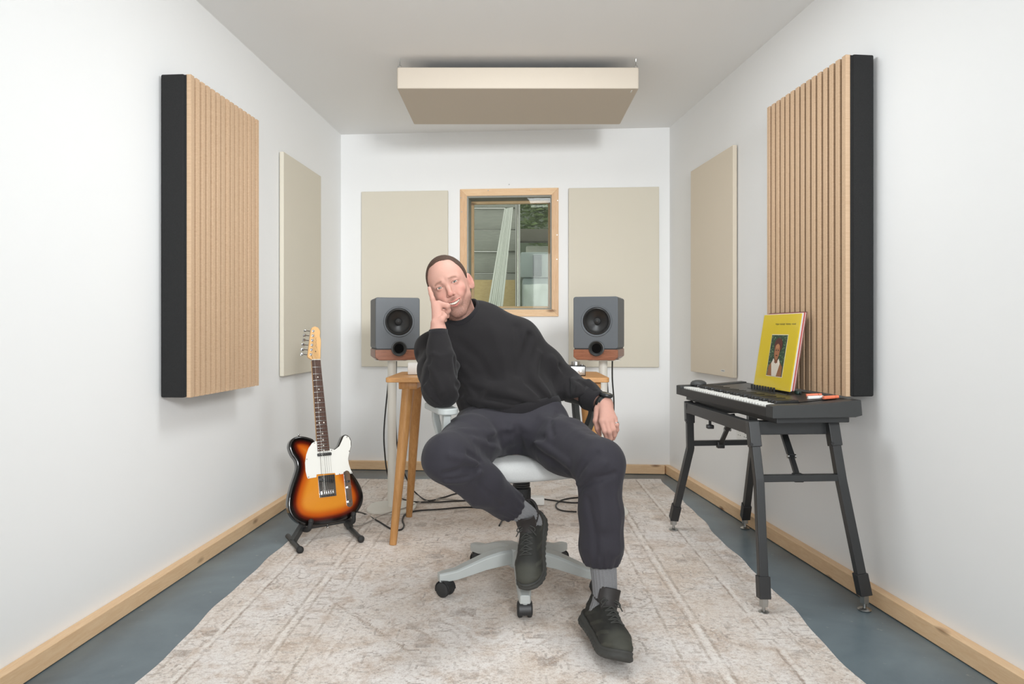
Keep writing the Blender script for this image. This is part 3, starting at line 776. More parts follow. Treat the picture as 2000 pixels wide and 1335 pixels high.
def surf(fn, lo, hi, h, newton=2, lip=1.35):
    """naive surface nets, evaluated only near the surface"""
    lo, hi = A3(lo), A3(hi); B = 8
    nb = np.maximum(1, np.ceil((hi - lo) / (h * B)).astype(int)); n = nb * B + 1
    ci = np.stack(np.meshgrid(*[np.arange(k) for k in nb], indexing='ij'), -1).reshape(-1, 3)
    dc = fn(lo + (ci + .5) * B * h)
    act = np.abs(dc) < (B * h * .87 * lip + 2 * h)
    D = np.full(tuple(n), 1.0, np.float32)
    for (i, j, k) in ci[(~act) & (dc < 0)]: D[i * B:i * B + B + 1, j * B:j * B + B + 1, k * B:k * B + B + 1] = -1.0
    loc = np.stack(np.meshgrid(*[np.arange(B + 1)] * 3, indexing='ij'), -1).reshape(-1, 3)
    aci = ci[act]
    for s in range(0, len(aci), 300):
        idx = (aci[s:s + 300, None, :] * B + loc[None]).reshape(-1, 3)
        D[idx[:, 0], idx[:, 1], idx[:, 2]] = fn(lo + idx * h)
    S = D < 0
    c = np.zeros(tuple(n - 1), np.int8)
    for a in (0, 1):
        for b in (0, 1):
            for d in (0, 1): c += S[a:n[0] - 1 + a, b:n[1] - 1 + b, d:n[2] - 1 + d]
    cells = np.argwhere((c > 0) & (c < 8))
    vid = np.full(tuple(n - 1), -1, np.int32); vid[tuple(cells.T)] = np.arange(len(cells))
    acc = np.zeros((len(cells), 3)); cnt = np.zeros(len(cells))
    for ax in range(3):
        o = [0, 0, 0]; oth = [q for q in range(3) if q != ax]
        for u in (0, 1):
            for v in (0, 1):
                off = np.zeros(3, int); off[oth[0]] = u; off[oth[1]] = v
                p0 = cells + off; p1 = p0.copy(); p1[:, ax] += 1
                d0 = D[tuple(p0.T)]; d1 = D[tuple(p1.T)]; m = (d0 < 0) != (d1 < 0)
                t = np.where(m, d0 / np.where(m, d0 - d1, 1), 0)
                e = p0.astype(float); e[:, ax] += t
                acc[m] += e[m]; cnt[m] += 1
    V = lo + acc / cnt[:, None] * h
    Q = []
    for ax in range(3):
        b_, c_ = (ax + 1) % 3, (ax + 2) % 3
        sl0 = [slice(None)] * 3; sl1 = [slice(None)] * 3; sl0[ax] = slice(0, n[ax] - 1); sl1[ax] = slice(1, n[ax])
        s0_, s1_ = S[tuple(sl0)], S[tuple(sl1)]
        ed = np.argwhere(s0_ != s1_)
        ok = (ed[:, b_] > 0) & (ed[:, c_] > 0) & (ed[:, b_] < n[b_] - 1) & (ed[:, c_] < n[c_] - 1); ed = ed[ok]
        inside0 = s0_[tuple(ed.T)]
        def cid(db, dc_):
            e = ed.copy(); e[:, b_] -= db; e[:, c_] -= dc_; return vid[tuple(e.T)]
        q = np.stack([cid(1, 1), cid(0, 1), cid(0, 0), cid(1, 0)], 1)
        q[~inside0] = q[~inside0][:, ::-1]
        Q.append(q)
    Q = np.concatenate(Q)
    for _ in range(newton):
        d, g = grad(fn, V, h * .3)
        V = V - g * np.clip(d, -h, h)[:, None] * .9
    return V, Q
def grad(fn, V, e):
    d = fn(V); g = np.zeros_like(V)
    for ax in range(3):
        o = np.zeros(3); o[ax] = e
        g[:, ax] = (fn(V + o) - fn(V - o)) / (2 * e)
    nn = np.sqrt((g * g).sum(1)); return d / np.maximum(nn, .3), g / np.maximum(nn, 1e-6)[:, None]
def npmesh(name, V, Q, colors=None):
    me = bpy.data.meshes.new(name)
    me.vertices.add(len(V)); me.vertices.foreach_set('co', np.asarray(V, np.float32).ravel())
    k = Q.shape[1]
    me.loops.add(len(Q) * k); me.loops.foreach_set('vertex_index', Q.astype(np.int32).ravel())
    me.polygons.add(len(Q)); me.polygons.foreach_set('loop_start', np.arange(0, len(Q) * k, k, dtype=np.int32))
    me.update(calc_edges=True); me.validate()
    if colors is not None:
        a = me.color_attributes.new('tint', 'FLOAT_COLOR', 'POINT')
        cc = np.ones((len(V), 4), np.float32); cc[:, :3] = colors
        a.data.foreach_set('color', cc.ravel())
    return me
def vnoise(Pt, f, seed=0.0):
    x, y, z = (Pt * f).T
    return (np.sin(x * 1.7 + 1.3 * np.sin(y * 1.1 + seed) + seed) * np.sin(y * 1.9 + 1.1 * np.sin(z * 1.3 + 2 * seed)) + np.sin(z * 2.1 + 1.2 * np.sin(x * .9 + seed) + 3 * seed) * .6) / 1.6
def mixc(a, b, t): return a + (b - a) * np.clip(t, 0, 1)[:, None]
def L3(r, g, b): return np.array(C(r, g, b)[:3])
def sstep(a, b, x):
    t = np.clip((x - a) / (b - a), 0, 1); return t * t * (3 - 2 * t)

# ================================================================ electric guitar
gB = Vector((P(643, 1025, 3.25).x, 3.25, .078)); gT = P(611, 640, 3.475)
gz = (gT - gB).normalized(); th_ = math.radians(34)
gn = Vector((math.sin(th_), -math.cos(th_), 0)); gn = (gn - gz * gn.dot(gz)).normalized(); gx = gz.cross(gn) * -1
if gx.x < 0: gx = -gx
gy = gz.cross(gx)                                   # away from the viewer; local axes x right, y back, z up the neck
gR = Matrix((gx, gy, gz)).transposed()
guitar = bpy.data.objects.new('electric_guitar', None); COL.objects.link(guitar); guitar.empty_display_size = .05
guitar.location = gB; guitar.rotation_euler = gR.to_euler(); ORG['electric_guitar'] = Vector((0, 0, 0))
tag(guitar, 'sunburst electric guitar with white pickguard on a floor stand by left wall', 'guitar')
KX, KZ = 1 / (5.34 * 402 * .925), 1 / (5.34 * 402)
def gq(u, v):                                       # traced plan of the body, straightened
    dx, dz = u - 520, 995 - v
    a = .066; return ((dx * math.cos(a) + dz * math.sin(a)) * KX, (dz * math.cos(a) - dx * math.sin(a)) * KZ)
def smoothpoly(pts, n=5):
    p = [Vector((x, z, 0)) for x, z in pts]; m_ = len(p); out = []
    for i in range(m_):
        p0, p1, p2, p3 = p[i - 1], p[i], p[(i + 1) % m_], p[(i + 2) % m_]
        for k in range(n):
            t = k / n
            q = 0.5 * ((2 * p1) + (p2 - p0) * t + (2 * p0 - 5 * p1 + 4 * p2 - p3) * t * t + (-p0 + 3 * p1 - 3 * p2 + p3) * t ** 3)
            out.append((q.x, q.y))
    return out
outl = [gq(*p) for p in ((400, 155), (372, 128), (310, 105), (250, 98), (195, 112), (160, 150), (150, 210), (175, 285), (212, 345), (222, 405), (205, 480), (170, 590), (145, 700), (142, 800),
        (175, 890), (240, 955), (330, 990), (430, 1000), (520, 994), (620, 980), (710, 955), (790, 905), (845, 830), (864, 745), (848, 655), (805, 565), (758, 490), (728, 415), (722, 350),
        (737, 285), (755, 215), (756, 155), (737, 110), (697, 88), (664, 108), (645, 155), (622, 205), (580, 238), (535, 222), (520, 190), (470, 170))]
BP = smoothpoly(outl, 4); GD = .044
def body_fn(Pt):
    d2 = polydist(Pt[:, 0], Pt[:, 2], BP)
    dy = np.abs(Pt[:, 1] - GD / 2) - GD / 2
    r = .007
    a, b = d2 + r, dy + r
    return np.minimum(np.maximum(a, b), 0) + np.sqrt(np.maximum(a, 0) ** 2 + np.maximum(b, 0) ** 2) - r
bp = A3(BP); V, Qf = surf(body_fn, (bp[:, 0].min() - .012, -.012, bp[:, 1].min() - .012), (bp[:, 0].max() + .012, GD + .012, bp[:, 1].max() + .012), .004)
d2 = -polydist(V[:, 0], V[:, 2], BP)
cols = mixc(np.tile(L3(14, 11, 10), (len(V), 1)), L3(92, 24, 12), sstep(.016, .034, d2))
cols = mixc(cols, L3(196, 88, 22), sstep(.030, .050, d2)); cols = mixc(cols, L3(226, 146, 48), sstep(.045, .085, d2))
cols = mixc(cols, L3(14, 11, 10), sstep(.006, .012, V[:, 1]))
link('body', npmesh('body', V, Qf, cols), vcol('sunburst_lacquer', .12, coat=.6), guitar)
def gobj(m, name, mat, parent=guitar, **kw): return m.build(name, mat, parent, **kw)
def GM(z): return frame3((0, z, 0), (1, 0, 0), (0, 0, 1), (0, -1, 0))       # x right, y up the neck, extrude towards the viewer
pg = [gq(*p) for p in ((402, 152), (365, 172), (330, 225), (308, 290), (297, 370), (301, 450), (312, 505), (322, 530), (402, 520), (405, 492), (582, 486), (590, 508), (663, 498), (668, 480), (690, 470), (720, 474), (735, 500), (757, 497),
        (737, 452), (722, 400), (715, 345), (729, 285), (746, 215), (746, 158), (729, 118), (697, 99), (674, 115), (655, 160), (630, 212), (583, 248), (540, 234))]
m = MB(); m.prism(pg, 0.0, .0025, GM(0)); pgo = gobj(m, 'pickguard', plain('pickguard_white', C(238, 237, 230), .3, var=.01), bevel=.0006)
for p in ((312, 335), (328, 515), (385, 172), (708, 118), (728, 265), (742, 490), (626, 498), (552, 252)):
    x, z = gq(*p); m = MB(); m.cyl((x, -.0025, z), (x, -.0036, z), .0026, seg=8); gobj(m, 'screw', MAT['steel'], pgo)
def local_bar(p0, p1):
    a, b = gq(*p0), gq(*p1); return a, b
# bridge, saddles, bridge pickup
bx, bz = gq(505, 612)
m = MB(); m.prism(rectpoly(.082, .102, .002, 2, bx, bz), 0, .003, GM(0)); br = gobj(m, 'bridge_plate', MAT['chrome'], bevel=.0008)
Rb = Matrix.Rotation(math.radians(14), 3, 'Y')
m = MB(); m.box((bx - .003, -.005, bz + .026), (.072, .008, .015), Rb, bev=.003); gobj(m, 'bridge_pickup', MAT['black'], br)
for k in range(6):
    x = bx - .0265 + k * .0106
    m = MB(); m.box((x, -.008, bz - .030), (.0092, .008, .017), bev=.0015); gobj(m, 'saddle', MAT['chrome'], br)
    m = MB(); m.cyl((x, -.003, bz - .046), (x, -.009, bz - .046), .003, seg=10); gobj(m, 'saddle_screw', MAT['rubber'], br)
# neck pickup
nx_, nz_ = gq(480, 292)
m = MB(); m.box((nx_, -.006, nz_), (.07, .008, .014), bev=.0035); npk = gobj(m, 'neck_pickup', MAT['black'])
for k in range(6): 
    m = MB(); m.cyl((nx_ - .0265 + k * .0106, -.0098, nz_), (nx_ - .0265 + k * .0106, -.0108, nz_), .0028, seg=10); gobj(m, 'pole_piece', MAT['steel'], npk)
# control plate
(c0x, c0z), (c1x, c1z) = gq(697, 490), gq(722, 815)
m = MB(); cxm, czm = (c0x + c1x) / 2, (c0z + c1z) / 2; L_ = math.hypot(c1x - c0x, c1z - c0z) + .022
Rc = Matrix.Rotation(math.atan2(c1x - c0x, c0z - c1z), 4, 'Z')
m.prism(rectpoly(.031, L_, .0152, 6), 0, .003, GM(0) @ Matrix.Translation((cxm, czm, 0)) @ Rc); cpl = gobj(m, 'control_plate', MAT['chrome'], bevel=.0006)
for p in ((714, 635), (718, 782)):
    x, z = gq(*p); m = MB(); m.lathe([(.0095, 0), (.0095, .013), (.008, .0145), (0, .0145)], (x, -.003, z), (0, -1, 0), 20); gobj(m, 'knob', MAT['chrome'], cpl)
x, z = gq(709, 583); m = MB(); m.cyl((x, -.003, z), (x, -.014, z + .002), .004, .006, seg=12); gobj(m, 'switch_tip', MAT['black'], cpl)
# neck, fingerboard, frets
hx, hz = gq(470, 252); HT = (gT - gB).length
scale = .645; br_z = bz - .030; nut_z = br_z + scale; nut_z = min(nut_z, HT - .168)
scl = (nut_z - br_z)
def fret(k): return nut_z - scl * (1 - 2 ** (-k / 12))
cx0 = hx + .001
def nw(z): t = (nut_z - z) / (nut_z - hz); return .0215 + (.029 - .0215) * t
m = MB()
def trap(m, w0, w1, z0, z1, y0, y1, c=cx0): m.prism([(c - w0, z0), (c + w0, z0), (c + w1, z1), (c - w1, z1)], -y0, -y1, GM(0))
trap(m, nw(hz), nw(nut_z), hz, nut_z, .012, -.004); gobj(m, 'neck', plain('maple_neck', C(216, 170, 112), .35), bevel=.004)
m = MB(); trap(m, nw(hz), nw(nut_z), hz - .002, nut_z, -.004, -.010); fb = gobj(m, 'fingerboard', wood('rosewood', C(96, 66, 54), C(66, 44, 36), (14, 14, 1), 1, .5), bevel=.001)
for k in range(1, 22):
    z = fret(k)
    if z < hz + .002: continue
    m = MB(); m.box((cx0, -.0105, z), (2 * nw(z), .0018, .0024), bev=.0005); gobj(m, 'fret', MAT['steel'], fb)
dotm = plain('pearl_dot', C(240, 236, 224), .3)
for k in (3, 5, 7, 9, 12, 15, 17, 19, 21):
    z = (fret(k) + fret(k - 1)) / 2
    for x in ((-.011, .011) if k == 12 else (0,)):
        m = MB(); m.cyl((cx0 + x, -.0098, z), (cx0 + x, -.0104, z), .0035, seg=12); gobj(m, 'inlay_dot', dotm, fb)
m = MB(); m.box((cx0, -.011, nut_z + .002), (2 * nw(nut_z), .006, .004), bev=.0006); gobj(m, 'nut', MAT['whitemetal'])
# headstock
hs = [(-.0215, 0), (.0215, 0), (.024, .012), (.028, .05), (.033, .085), (.034, .105), (.030, .122), (.0335, .135), (.034, .150), (.025, .166), (.008, .172), (-.006, .166), (-.014, .150), (-.040, .020), (-.0385, .012)]
m = MB(); m.prism([(cx0 + x, nut_z + .004 + z) for x, z in hs], -.008, .006, GM(0)); hd = gobj(m, 'headstock', plain('maple_headstock', C(226, 178, 118), .3, var=.05, scale=12), bevel=.0025)
for k in range(6):
    t = k / 5; x = cx0 - .0235 + .0215 * t; z = nut_z + .030 + .121 * t
    m = MB(); m.cyl((x, -.006, z), (x, -.014, z), .0042, seg=14); m.cyl((x, -.006, z), (x, -.0072, z), .0068, seg=14); tp = gobj(m, 'tuner_post', MAT['chrome'], hd)
    e = Vector((x, .004, z)); tx_ = Vector((cx0 - .046 + .026 * t - .012, .004, z + .004))
    m = MB(); m.cyl(e, tx_, .0026, seg=8); R = Matrix.Rotation(.25 * k, 3, 'X'); m.box(tx_ - Vector((.007, 0, 0)), (.016, .006, .014), R, bev=.0025); gobj(m, 'tuner_key', MAT['chrome'], hd)
m = MB(); m.tube([(cx0 + .005 + .005 * t + .0022 * math.sin(t * 20), -.0064, nut_z + .062 + .055 * t) for t in np.linspace(0, 1, 22)], .0005, 4, 2); gobj(m, 'logo_script', plain('logo_ink', C(110, 78, 44), .5), hd)
m = MB(); m.cyl((cx0 + .001, -.0062, nut_z + .045), (cx0 + .001, -.0068, nut_z + .045), .003, seg=10); gobj(m, 'logo_dot', plain('logo_ink_dark', C(70, 50, 34), .5), hd)
strm = plain('string_wire', C(150, 146, 138), .4, 1.0)
for k in range(6):
    xs = cx0 + (-.0165 + k * .0066); xb = bx - .0265 + k * .0106; t = k / 5
    m = MB(); m.tube([(xb, -.0125, br_z - .004), (xs, -.0142, nut_z + .002), (cx0 - .0235 + .0215 * t, -.011, nut_z + .030 + .121 * t)], .00035 + .00008 * (5 - k), 5, 0); gobj(m, 'string', strm)
for p, dz in ((gq(252, 100), .014), ((gq(518, 995)), -.014)):
    x, z = p; m = MB(); m.lathe([(.0035, 0), (.0035, .008), (.0065, .012), (.0065, .014), (0, .014)], (x, GD / 2, z - (.002 if dz > 0 else -.002)), (0, 0, 1 if dz > 0 else -1), 14); gobj(m, 'strap_button', MAT['chrome'])

# guitar stand: two splayed A legs with padded cradle arms
gs = thing('guitar_stand', 'low black folding stand holding the sunburst guitar', 'guitar stand', (-.86, 3.28, 0.0))
st = MAT['darkgrey'] if False else plain('stand_black', C(58, 58, 57), .5)
tips = {'l': (G(586, 1073, .022), G(563, 1043, .022)), 'r': (G(705, 1052, RUGZ + .016), G(655, 1030, RUGZ + .016))}
bodyL = gB + gR @ Vector((-.105, -.0, .012)); bodyR = gB + gR @ Vector((.108, -.0, .016))
for s_, (tf, tb) in tips.items():
    tf.z = tf.z; hub = (bodyL if s_ == 'l' else bodyR) + gR @ Vector((0, .055, -.01)); hub.z = .085
    if s_ == 'l': tb = G(562, 1046, .020)
    else: tb = hub + Vector((-.03, .10, 0)); tb.z = RUGZ + .014
    m = MB(); m.tube([tb, tb.lerp(tf, .5), tf - (tf - tb).normalized() * .012], .0115, 12, 0); lg = m.build('leg', st, gs)
    m = MB(); m.sphere(tf, .0165, u=16, v=10); m.build('rubber_foot', MAT['rubber'], lg)
    mid = tb.lerp(tf, .42 if s_ == 'l' else .30)
    m = MB(); m.sweep([mid, hub], .022, .03); m.build('upright', st, gs, bevel=.003)
    cr_ = bodyL if s_ == 'l' else bodyR
    p0 = cr_ + gR @ Vector((0, .062, -.012)); p1 = cr_ + gR @ Vector((0, .03, -.020)); p2 = cr_ + gR @ Vector((0.004, -.016, -.018)); p3 = cr_ + gR @ Vector((.012 if s_ == 'l' else .004, -.028, .014))
    m = MB(); m.tube([p0, p1, p2, p3], .0105, 12, 6); m.sphere(p3, .0125); m.build('cradle_arm', MAT['rubber'], gs)
bar0 = bodyL + gR @ Vector((0, .062, -.012)); bar1 = bodyR + gR @ Vector((0, .062, -.012))
m = MB(); m.sweep([bar0, bar1], .02, .012); m.build('cross_bar', st, gs, bevel=.002)

# ================================================================ keyboard on its stand
KO = Vector((.905, 2.398, 0.0)); ka = math.atan2(.115, .93)
kb = thing('stage_keyboard', 'black electronic keyboard with white and black keys on a black stand', 'keyboard', (KO.x, KO.y, .662), ka)
LK = .935
def kz(p): return [(x, z - .662) for x, z in p]
def kprism(m, prof, y0, y1): m.prism(kz(prof), y0, y1, frame3((0, 0, 0), (1, 0, 0), (0, 0, 1), (0, -1, 0)) @ Matrix.Diagonal((1, 1, -1, 1)))
m = MB(); kprism(m, [(.03, .662), (.03, .69), (.305, .69), (.305, .662)], .03, LK - .05); m.build('lower_case', MAT['blackmetal'], kb, bevel=.003)
m = MB(); kprism(m, [(.0, .684), (.0, .7165), (.010, .7180), (.0135, .7160), (.0145, .699), (.148, .699), (.150, .727), (.328, .741), (.33, .690), (.31, .684)], .052, LK - .055); m.build('case', MAT['black'], kb, bevel=.0015)
endm = plain('end_block_black', C(56, 57, 57), .5)
for a, b in ((0, .0525), (LK - .0555, LK)):
    m = MB(); kprism(m, [(0, .684), (0, .727), (.014, .729), (.15, .731), (.33, .745), (.335, .69), (.31, .684)], a, b); m.build('end_cheek', endm, kb, bevel=.0025)
whm = plain('key_white', C(238, 238, 234), .25, var=.01); bkm = plain('key_black', C(26, 26, 26), .3)
ky0, ky1 = .054, LK - .057; pitch = (ky1 - ky0) / 36
m = MB(); m.box((0, 0, 0), (.132, pitch - .0012, .018), bev=.0012, seg=1); wme = m.mesh('white_key')
m = MB(); m.box((0, 0, 0), (.086, .0125, .013), bev=.002, seg=2, taper=1.12); bme = m.mesh('black_key')
names = 'CBAGFED'                                    # from the near (treble) end
for i in range(36):
    o = link('white_key', wme, whm, kb); o.location = (.081, ky0 + (i + .5) * pitch, .7155 - .662)
    if names[i % 7] in 'BAGED' and i < 36:
        o = link('black_key', bme, bkm, kb); o.location = (.105, ky0 + (i + 1) * pitch - .0, .7305 - .662)
m = MB(); kprism(m, [(.155, .7285), (.155, .7305), (.30, .7425), (.30, .7395)], .10, LK - .12); m.build('control_panel', plain('panel_black', C(50, 48, 46), .35), kb, bevel=.0008)
for k in range(8):
    m = MB(); m.box((.25, .34 + .02 * k, .0775), (.012, .012, .004), Matrix.Rotation(-.08, 3, 'Y'), bev=.001); m.build('push_button', endm, kb)
m = MB(); kprism(m, [(.212, .7325), (.212, .737), (.222, .738), (.222, .7335)], .310, .632); m.build('music_rest_lip', endm, kb, bevel=.001)
for k in range(9):
    m = MB(); m.box((.2150, .40 + .024 * k, .0825), (.005, .0125, .024), bev=.001); m.build('rest_tooth', MAT['rubber'], kb)
def kw(x, y, z): 
    v = Matrix.Rotation(ka, 3, 'Z') @ Vector((x, y, 0)); return Vector((KO.x + v.x, KO.y + v.y, z))

# stand
ks = thing('keyboard_stand', 'black folding steel stand with splayed legs carrying the keyboard', 'keyboard stand', (KO.x + .1, KO.y + .4, 0))
bmx = MAT['blackmetal']
nl = Vector((.872, 2.53, .635)); nr = Vector((1.168, 2.55, .635)); fl_ = Vector((.818, 3.17, .635)); fr = Vector((1.115, 3.20, .635))
for nm, a, b in (('side_rail', nl, fl_), ('side_rail', nr, fr)):
    m = MB(); m.sweep([a, b], .032, .046); m.build(nm, bmx, ks, bevel=.003)
m = MB(); d_ = (nr - nl).normalized(); m.sweep([nl - d_ * .016, nr + d_ * .016], .036, .05); m.build('end_rail', bmx, ks, bevel=.003)
m = MB(); m.sweep([fl_ - d_ * .016, fr + d_ * .016], .036, .05); m.build('end_rail', bmx, ks, bevel=.003)
feet = {'nl': (nl, P(1482, 938, 2.47), G(1493, 1200, 0)), 'nr': (nr, P(1642, 935, 2.49), G(1695, 1193, 0)), 'fl': (fl_, P(1348, 874, 3.24), G(1311, 1032, RUGZ)), 'fr': (fr, P(1471, 880, 3.27), G(1453, 1029, 0))}
for k, (tp_, kn, ft) in feet.items():
    z0 = ft.z
    tp2 = Vector((tp_.x, tp_.y + (-.02 if k[0] == 'n' else .02), .655))
    kn = Vector(kn)
    dlow = (ft - kn).normalized()
    zend = z0 + .085; e_ = kn + dlow * ((kn.z - zend) / -dlow.z)
    zcap = z0 + .055; c_ = kn + dlow * ((kn.z - zcap) / -dlow.z)
    m = MB(); m.sweep(catmull([tp2, tp2.lerp(kn, .85), kn, kn.lerp(e_, .15), e_], 4), .031, .031, up=(1, 0, 0)); lg = m.build('leg', bmx, ks, bevel=.003)
    m = MB(); q = kn + dlow * ((kn.z - (z0 + .13)) / -dlow.z); m.sweep([q, c_], .040, .040, up=(1, 0, 0)); m.build('foot_sleeve', MAT['black'], lg, bevel=.002)
    m = MB(); m.cyl((c_.x, c_.y, zcap + .004), (c_.x, c_.y, z0 + .028), .016, seg=6); m.cyl((c_.x, c_.y, z0 + .03), (c_.x, c_.y, z0 + .008), .006, seg=10)
    m.lathe([(0, .001), (.021, .001), (.023, .005), (.018, .009), (.008, .012), (0, .012)], (c_.x, c_.y, z0), (0, 0, 1), 20); m.build('levelling_foot', MAT['steel'], lg)
    m = MB(); m.sweep([Vector((tp_.x, tp2.y, .66)), tp2.lerp(kn, .42)], .040, .040, up=(1, 0, 0)); br_ = m.build('leg_socket', bmx, ks, bevel=.003)
    m = MB(); b0 = tp2.lerp(kn, .36); m.cyl(b0 + Vector((-.019, -.022, 0)), b0 + Vector((-.019, -.026, 0)), .006, seg=10); m.build('bolt', MAT['rubber'], br_)
for a, b in (('nl', 'nr'), ('fl', 'fr')):
    ka_, kb_ = Vector(feet[a][1]), Vector(feet[b][1]); zz = .462
    m = MB(); m.sweep([Vector((ka_.x, ka_.y, zz)), Vector((kb_.x, kb_.y, zz))], .024, .024); m.build('cross_bar', bmx, ks, bevel=.002)
for (pt, pm, pb) in ((P(1528, 838, 2.72), P(1545, 890, 2.6), P(1558, 932, 2.49)), (P(1430, 810, 3.0), P(1420, 838, 3.1), P(1407, 868, 3.24))):
    m = MB(); m.sweep([pt, pm], .026, .014, up=(0, 1, 0)); b_ = m.build('brace', bmx, ks, bevel=.002)
    m = MB(); m.sweep([pm, pb], .020, .012, up=(0, 1, 0)); m.build('brace', bmx, ks, bevel=.002)
    for s_ in (-.013, .013):
        m = MB(); m.cyl(pm + Vector((s_ - .003, -.004, 0)), pm + Vector((s_ + .003, -.004, 0)), .008, seg=10); m.cyl(pb + Vector((s_ - .002, -.006, 0)), pb + Vector((s_ + .002, -.006, 0)), .007, seg=10); m.build('hinge_pin', MAT['steel'], b_)
    m = MB(); m.box((pb.x, pb.y, pb.z), (.034, .03, .03), bev=.003); m.build('hinge_bracket', bmx, ks)
kpt = nl.lerp(fl_, .62); m = MB(); m.cyl(kpt - Vector((0, 0, .02)), kpt - Vector((0, 0, .045)), .006, seg=10); m.box(kpt - Vector((0, 0, .052)), (.028, .028, .016), bev=.003); m.build('clamp_knob', MAT['black'], ks)

# domed gadget at the far end
c = kw(.085, LK - .065, .7315)
th = thing('domed_gadget', 'small black domed gadget on the far end of the keyboard', 'gadget', c)
m = MB(); m.lathe([(.036, 0), (.0375, .004), (.036, .012), (.029, .019), (.016, .0235), (0, .025)], c, (0, 0, 1), 32); m.build('dome', MAT['darkgrey'], th)
m = MB(); m.lathe([(.0385, .001), (.0392, .0025), (.0385, .004), (.037, .004)], c, (0, 0, 1), 32); m.build('rim', MAT['rubber'], th)
# three stubby pens
orange = plain('orange_plastic', C(240, 128, 92), .35); 
for nm, lab, mt, (x, y, r) in (('pen', 'stubby orange pen beside keyboard, the one farther from the camera', orange, (.262, .185, 1.2)), ('pen', 'stubby orange pen nearest the near right corner of the keyboard', orange, (.272, .092, 1.45)), ('pen', 'stubby white pen between the two orange ones on keyboard', MAT['whiteplastic'], (.232, .125, 1.3))):
    c = kw(x, y, .7305 + .0775 * (x - .15) + .0068)
    th = thing('pen', lab, 'pen', c, 0, 'stubby pens on the keyboard')
    d = Matrix.Rotation(ka + r - math.pi / 2, 3, 'Z') @ Vector((1, .0, .076 * math.cos(r - math.pi / 2))); d.normalize()
    R = orient(d)
    m = MB(); m.prism(rectpoly(.018, .0115, .004, 4), -.028, .014, frame3(c, R.col[0], R.col[1], d)); m.build('barrel', mt, th, bevel=.001)
    m = MB(); m.prism(rectpoly(.0165, .0105, .004, 4), .0145, .027, frame3(c, R.col[0], R.col[1], d)); m.build('pen_cap', mt, th, bevel=.0015)
c = kw(.262, .30, .7405)
th = thing('cable_plug', 'dark green plug beside the record sleeves on keyboard', 'plug', c)
m = MB(); m.box(c + Vector((0, 0, .005)), (.016, .035, .012), bev=.003); m.build('body', plain('dark_green_plastic', C(44, 66, 62), .5), th)
m = MB(); m.cyl(c + Vector((0, -.0175, .005)), c + Vector((0, -.03, .005)), .0035, seg=10); m.build('tip', MAT['rubber'], th)

# record sleeves standing in the music rest, beside on the slatted panel
rb = Vector((1.095, 2.728, .7475)); rl = Vector((-.106, 1, 0)).normalized(); 
rn0 = Vector((-rl.y, rl.x, 0)); lean = math.radians(9.2)
ru = (Vector((0, 0, 1)) * math.cos(lean) - rn0 * math.sin(lean)).normalized(); rn = rl.cross(ru); rn = rn if rn.x < 0 else -rn
def sleeve(label, off, mat, w_=.314, h_=.314, t_=.0035, dy=0.0, dz=0.0):
    o0 = rb - rn * off + rl * dy
    o0 = o0 + ru * dz
    th = bpy.data.objects.new('record_sleeve', None); COL.objects.link(th); th.location = o0; ORG[th.name] = Vector((0, 0, 0)); th.empty_display_size = .03
    th.rotation_euler = Matrix((-rl, ru, rn)).transposed().to_euler()
    tag(th, label, 'record', 'record sleeves on the keyboard')
    m = MB(); m.prism(rectpoly(w_, h_, .001, 1, -w_ / 2, h_ / 2), -t_, 0); m.build('card_sleeve', mat, th, bevel=.0006)
    return th
yel = plain('yellow_card', C(226, 198, 38), .35, var=.03, scale=6)
rs = sleeve('yellow record sleeve with a small portrait panel, front of the stack', 0.0, yel)
ORG[rs.name] = Vector((0, 0, 0))
W_ = .314
def art(poly, z, mat, name, par=rs, th=.0003):
    m = MB(); m.prism([(-W_ / 2 + x, y) for x, y in poly], z, z + th); return m.build(name, mat, par, smooth=False)
pc_x, pc_y, pw_, ph_ = .012, .140, .132, .172
def flat(n_, c): return plain('print_' + n_, c, .45, var=.05, scale=40)
pnl = art(rectpoly(pw_ + .006, ph_ + .006, 0, 0, pc_x, pc_y), .0001, flat('border', C(232, 224, 196)), 'print_panel')
t = NT('print_foliage'); vo = t.n('ShaderNodeTexVoronoi'); t.l(t.co(), vo.inputs[0]); vo.inputs['Scale'].default_value = 95
t.bsdf(t.mix(t.step(vo.outputs['Distance'], .12, .4), C(120, 150, 104), C(40, 66, 48)), .45); fol = t.m
art(rectpoly(pw_, ph_, 0, 0, pc_x, pc_y), .0005, fol, 'foliage_print', pnl)
def oval(cx, cy, rx, ry, n=20): return [(cx + rx * math.cos(6.2832 * i / n), cy + ry * math.sin(6.2832 * i / n)) for i in range(n)]
z0_ = pc_y - ph_ / 2
art([(pc_x - .06, z0_), (pc_x + .06, z0_), (pc_x + .058, z0_ + .04), (pc_x + .03, z0_ + .062), (pc_x - .03, z0_ + .062), (pc_x - .056, z0_ + .04)], .0009, flat('vest', C(150, 98, 58)), 'vest_print', pnl)
art([(pc_x - .020, z0_), (pc_x + .018, z0_), (pc_x + .036, z0_ + .052), (pc_x + .022, z0_ + .074), (pc_x, z0_ + .05), (pc_x - .022, z0_ + .074), (pc_x - .036, z0_ + .052)], .0013, flat('shirt', C(226, 216, 200)), 'shirt_print', pnl)
art(oval(pc_x + .002, z0_ + .130, .034, .030), .0013, flat('hair', C(84, 40, 34)), 'hair_print', pnl)
art([(pc_x - .012, z0_ + .055), (pc_x + .014, z0_ + .055), (pc_x + .014, z0_ + .085), (pc_x - .012, z0_ + .085)], .0015, flat('neck', C(122, 76, 50)), 'neck_print', pnl)
art(oval(pc_x - .001, z0_ + .102, .022, .034), .0017, flat('face', C(158, 104, 70)), 'face_print', pnl)
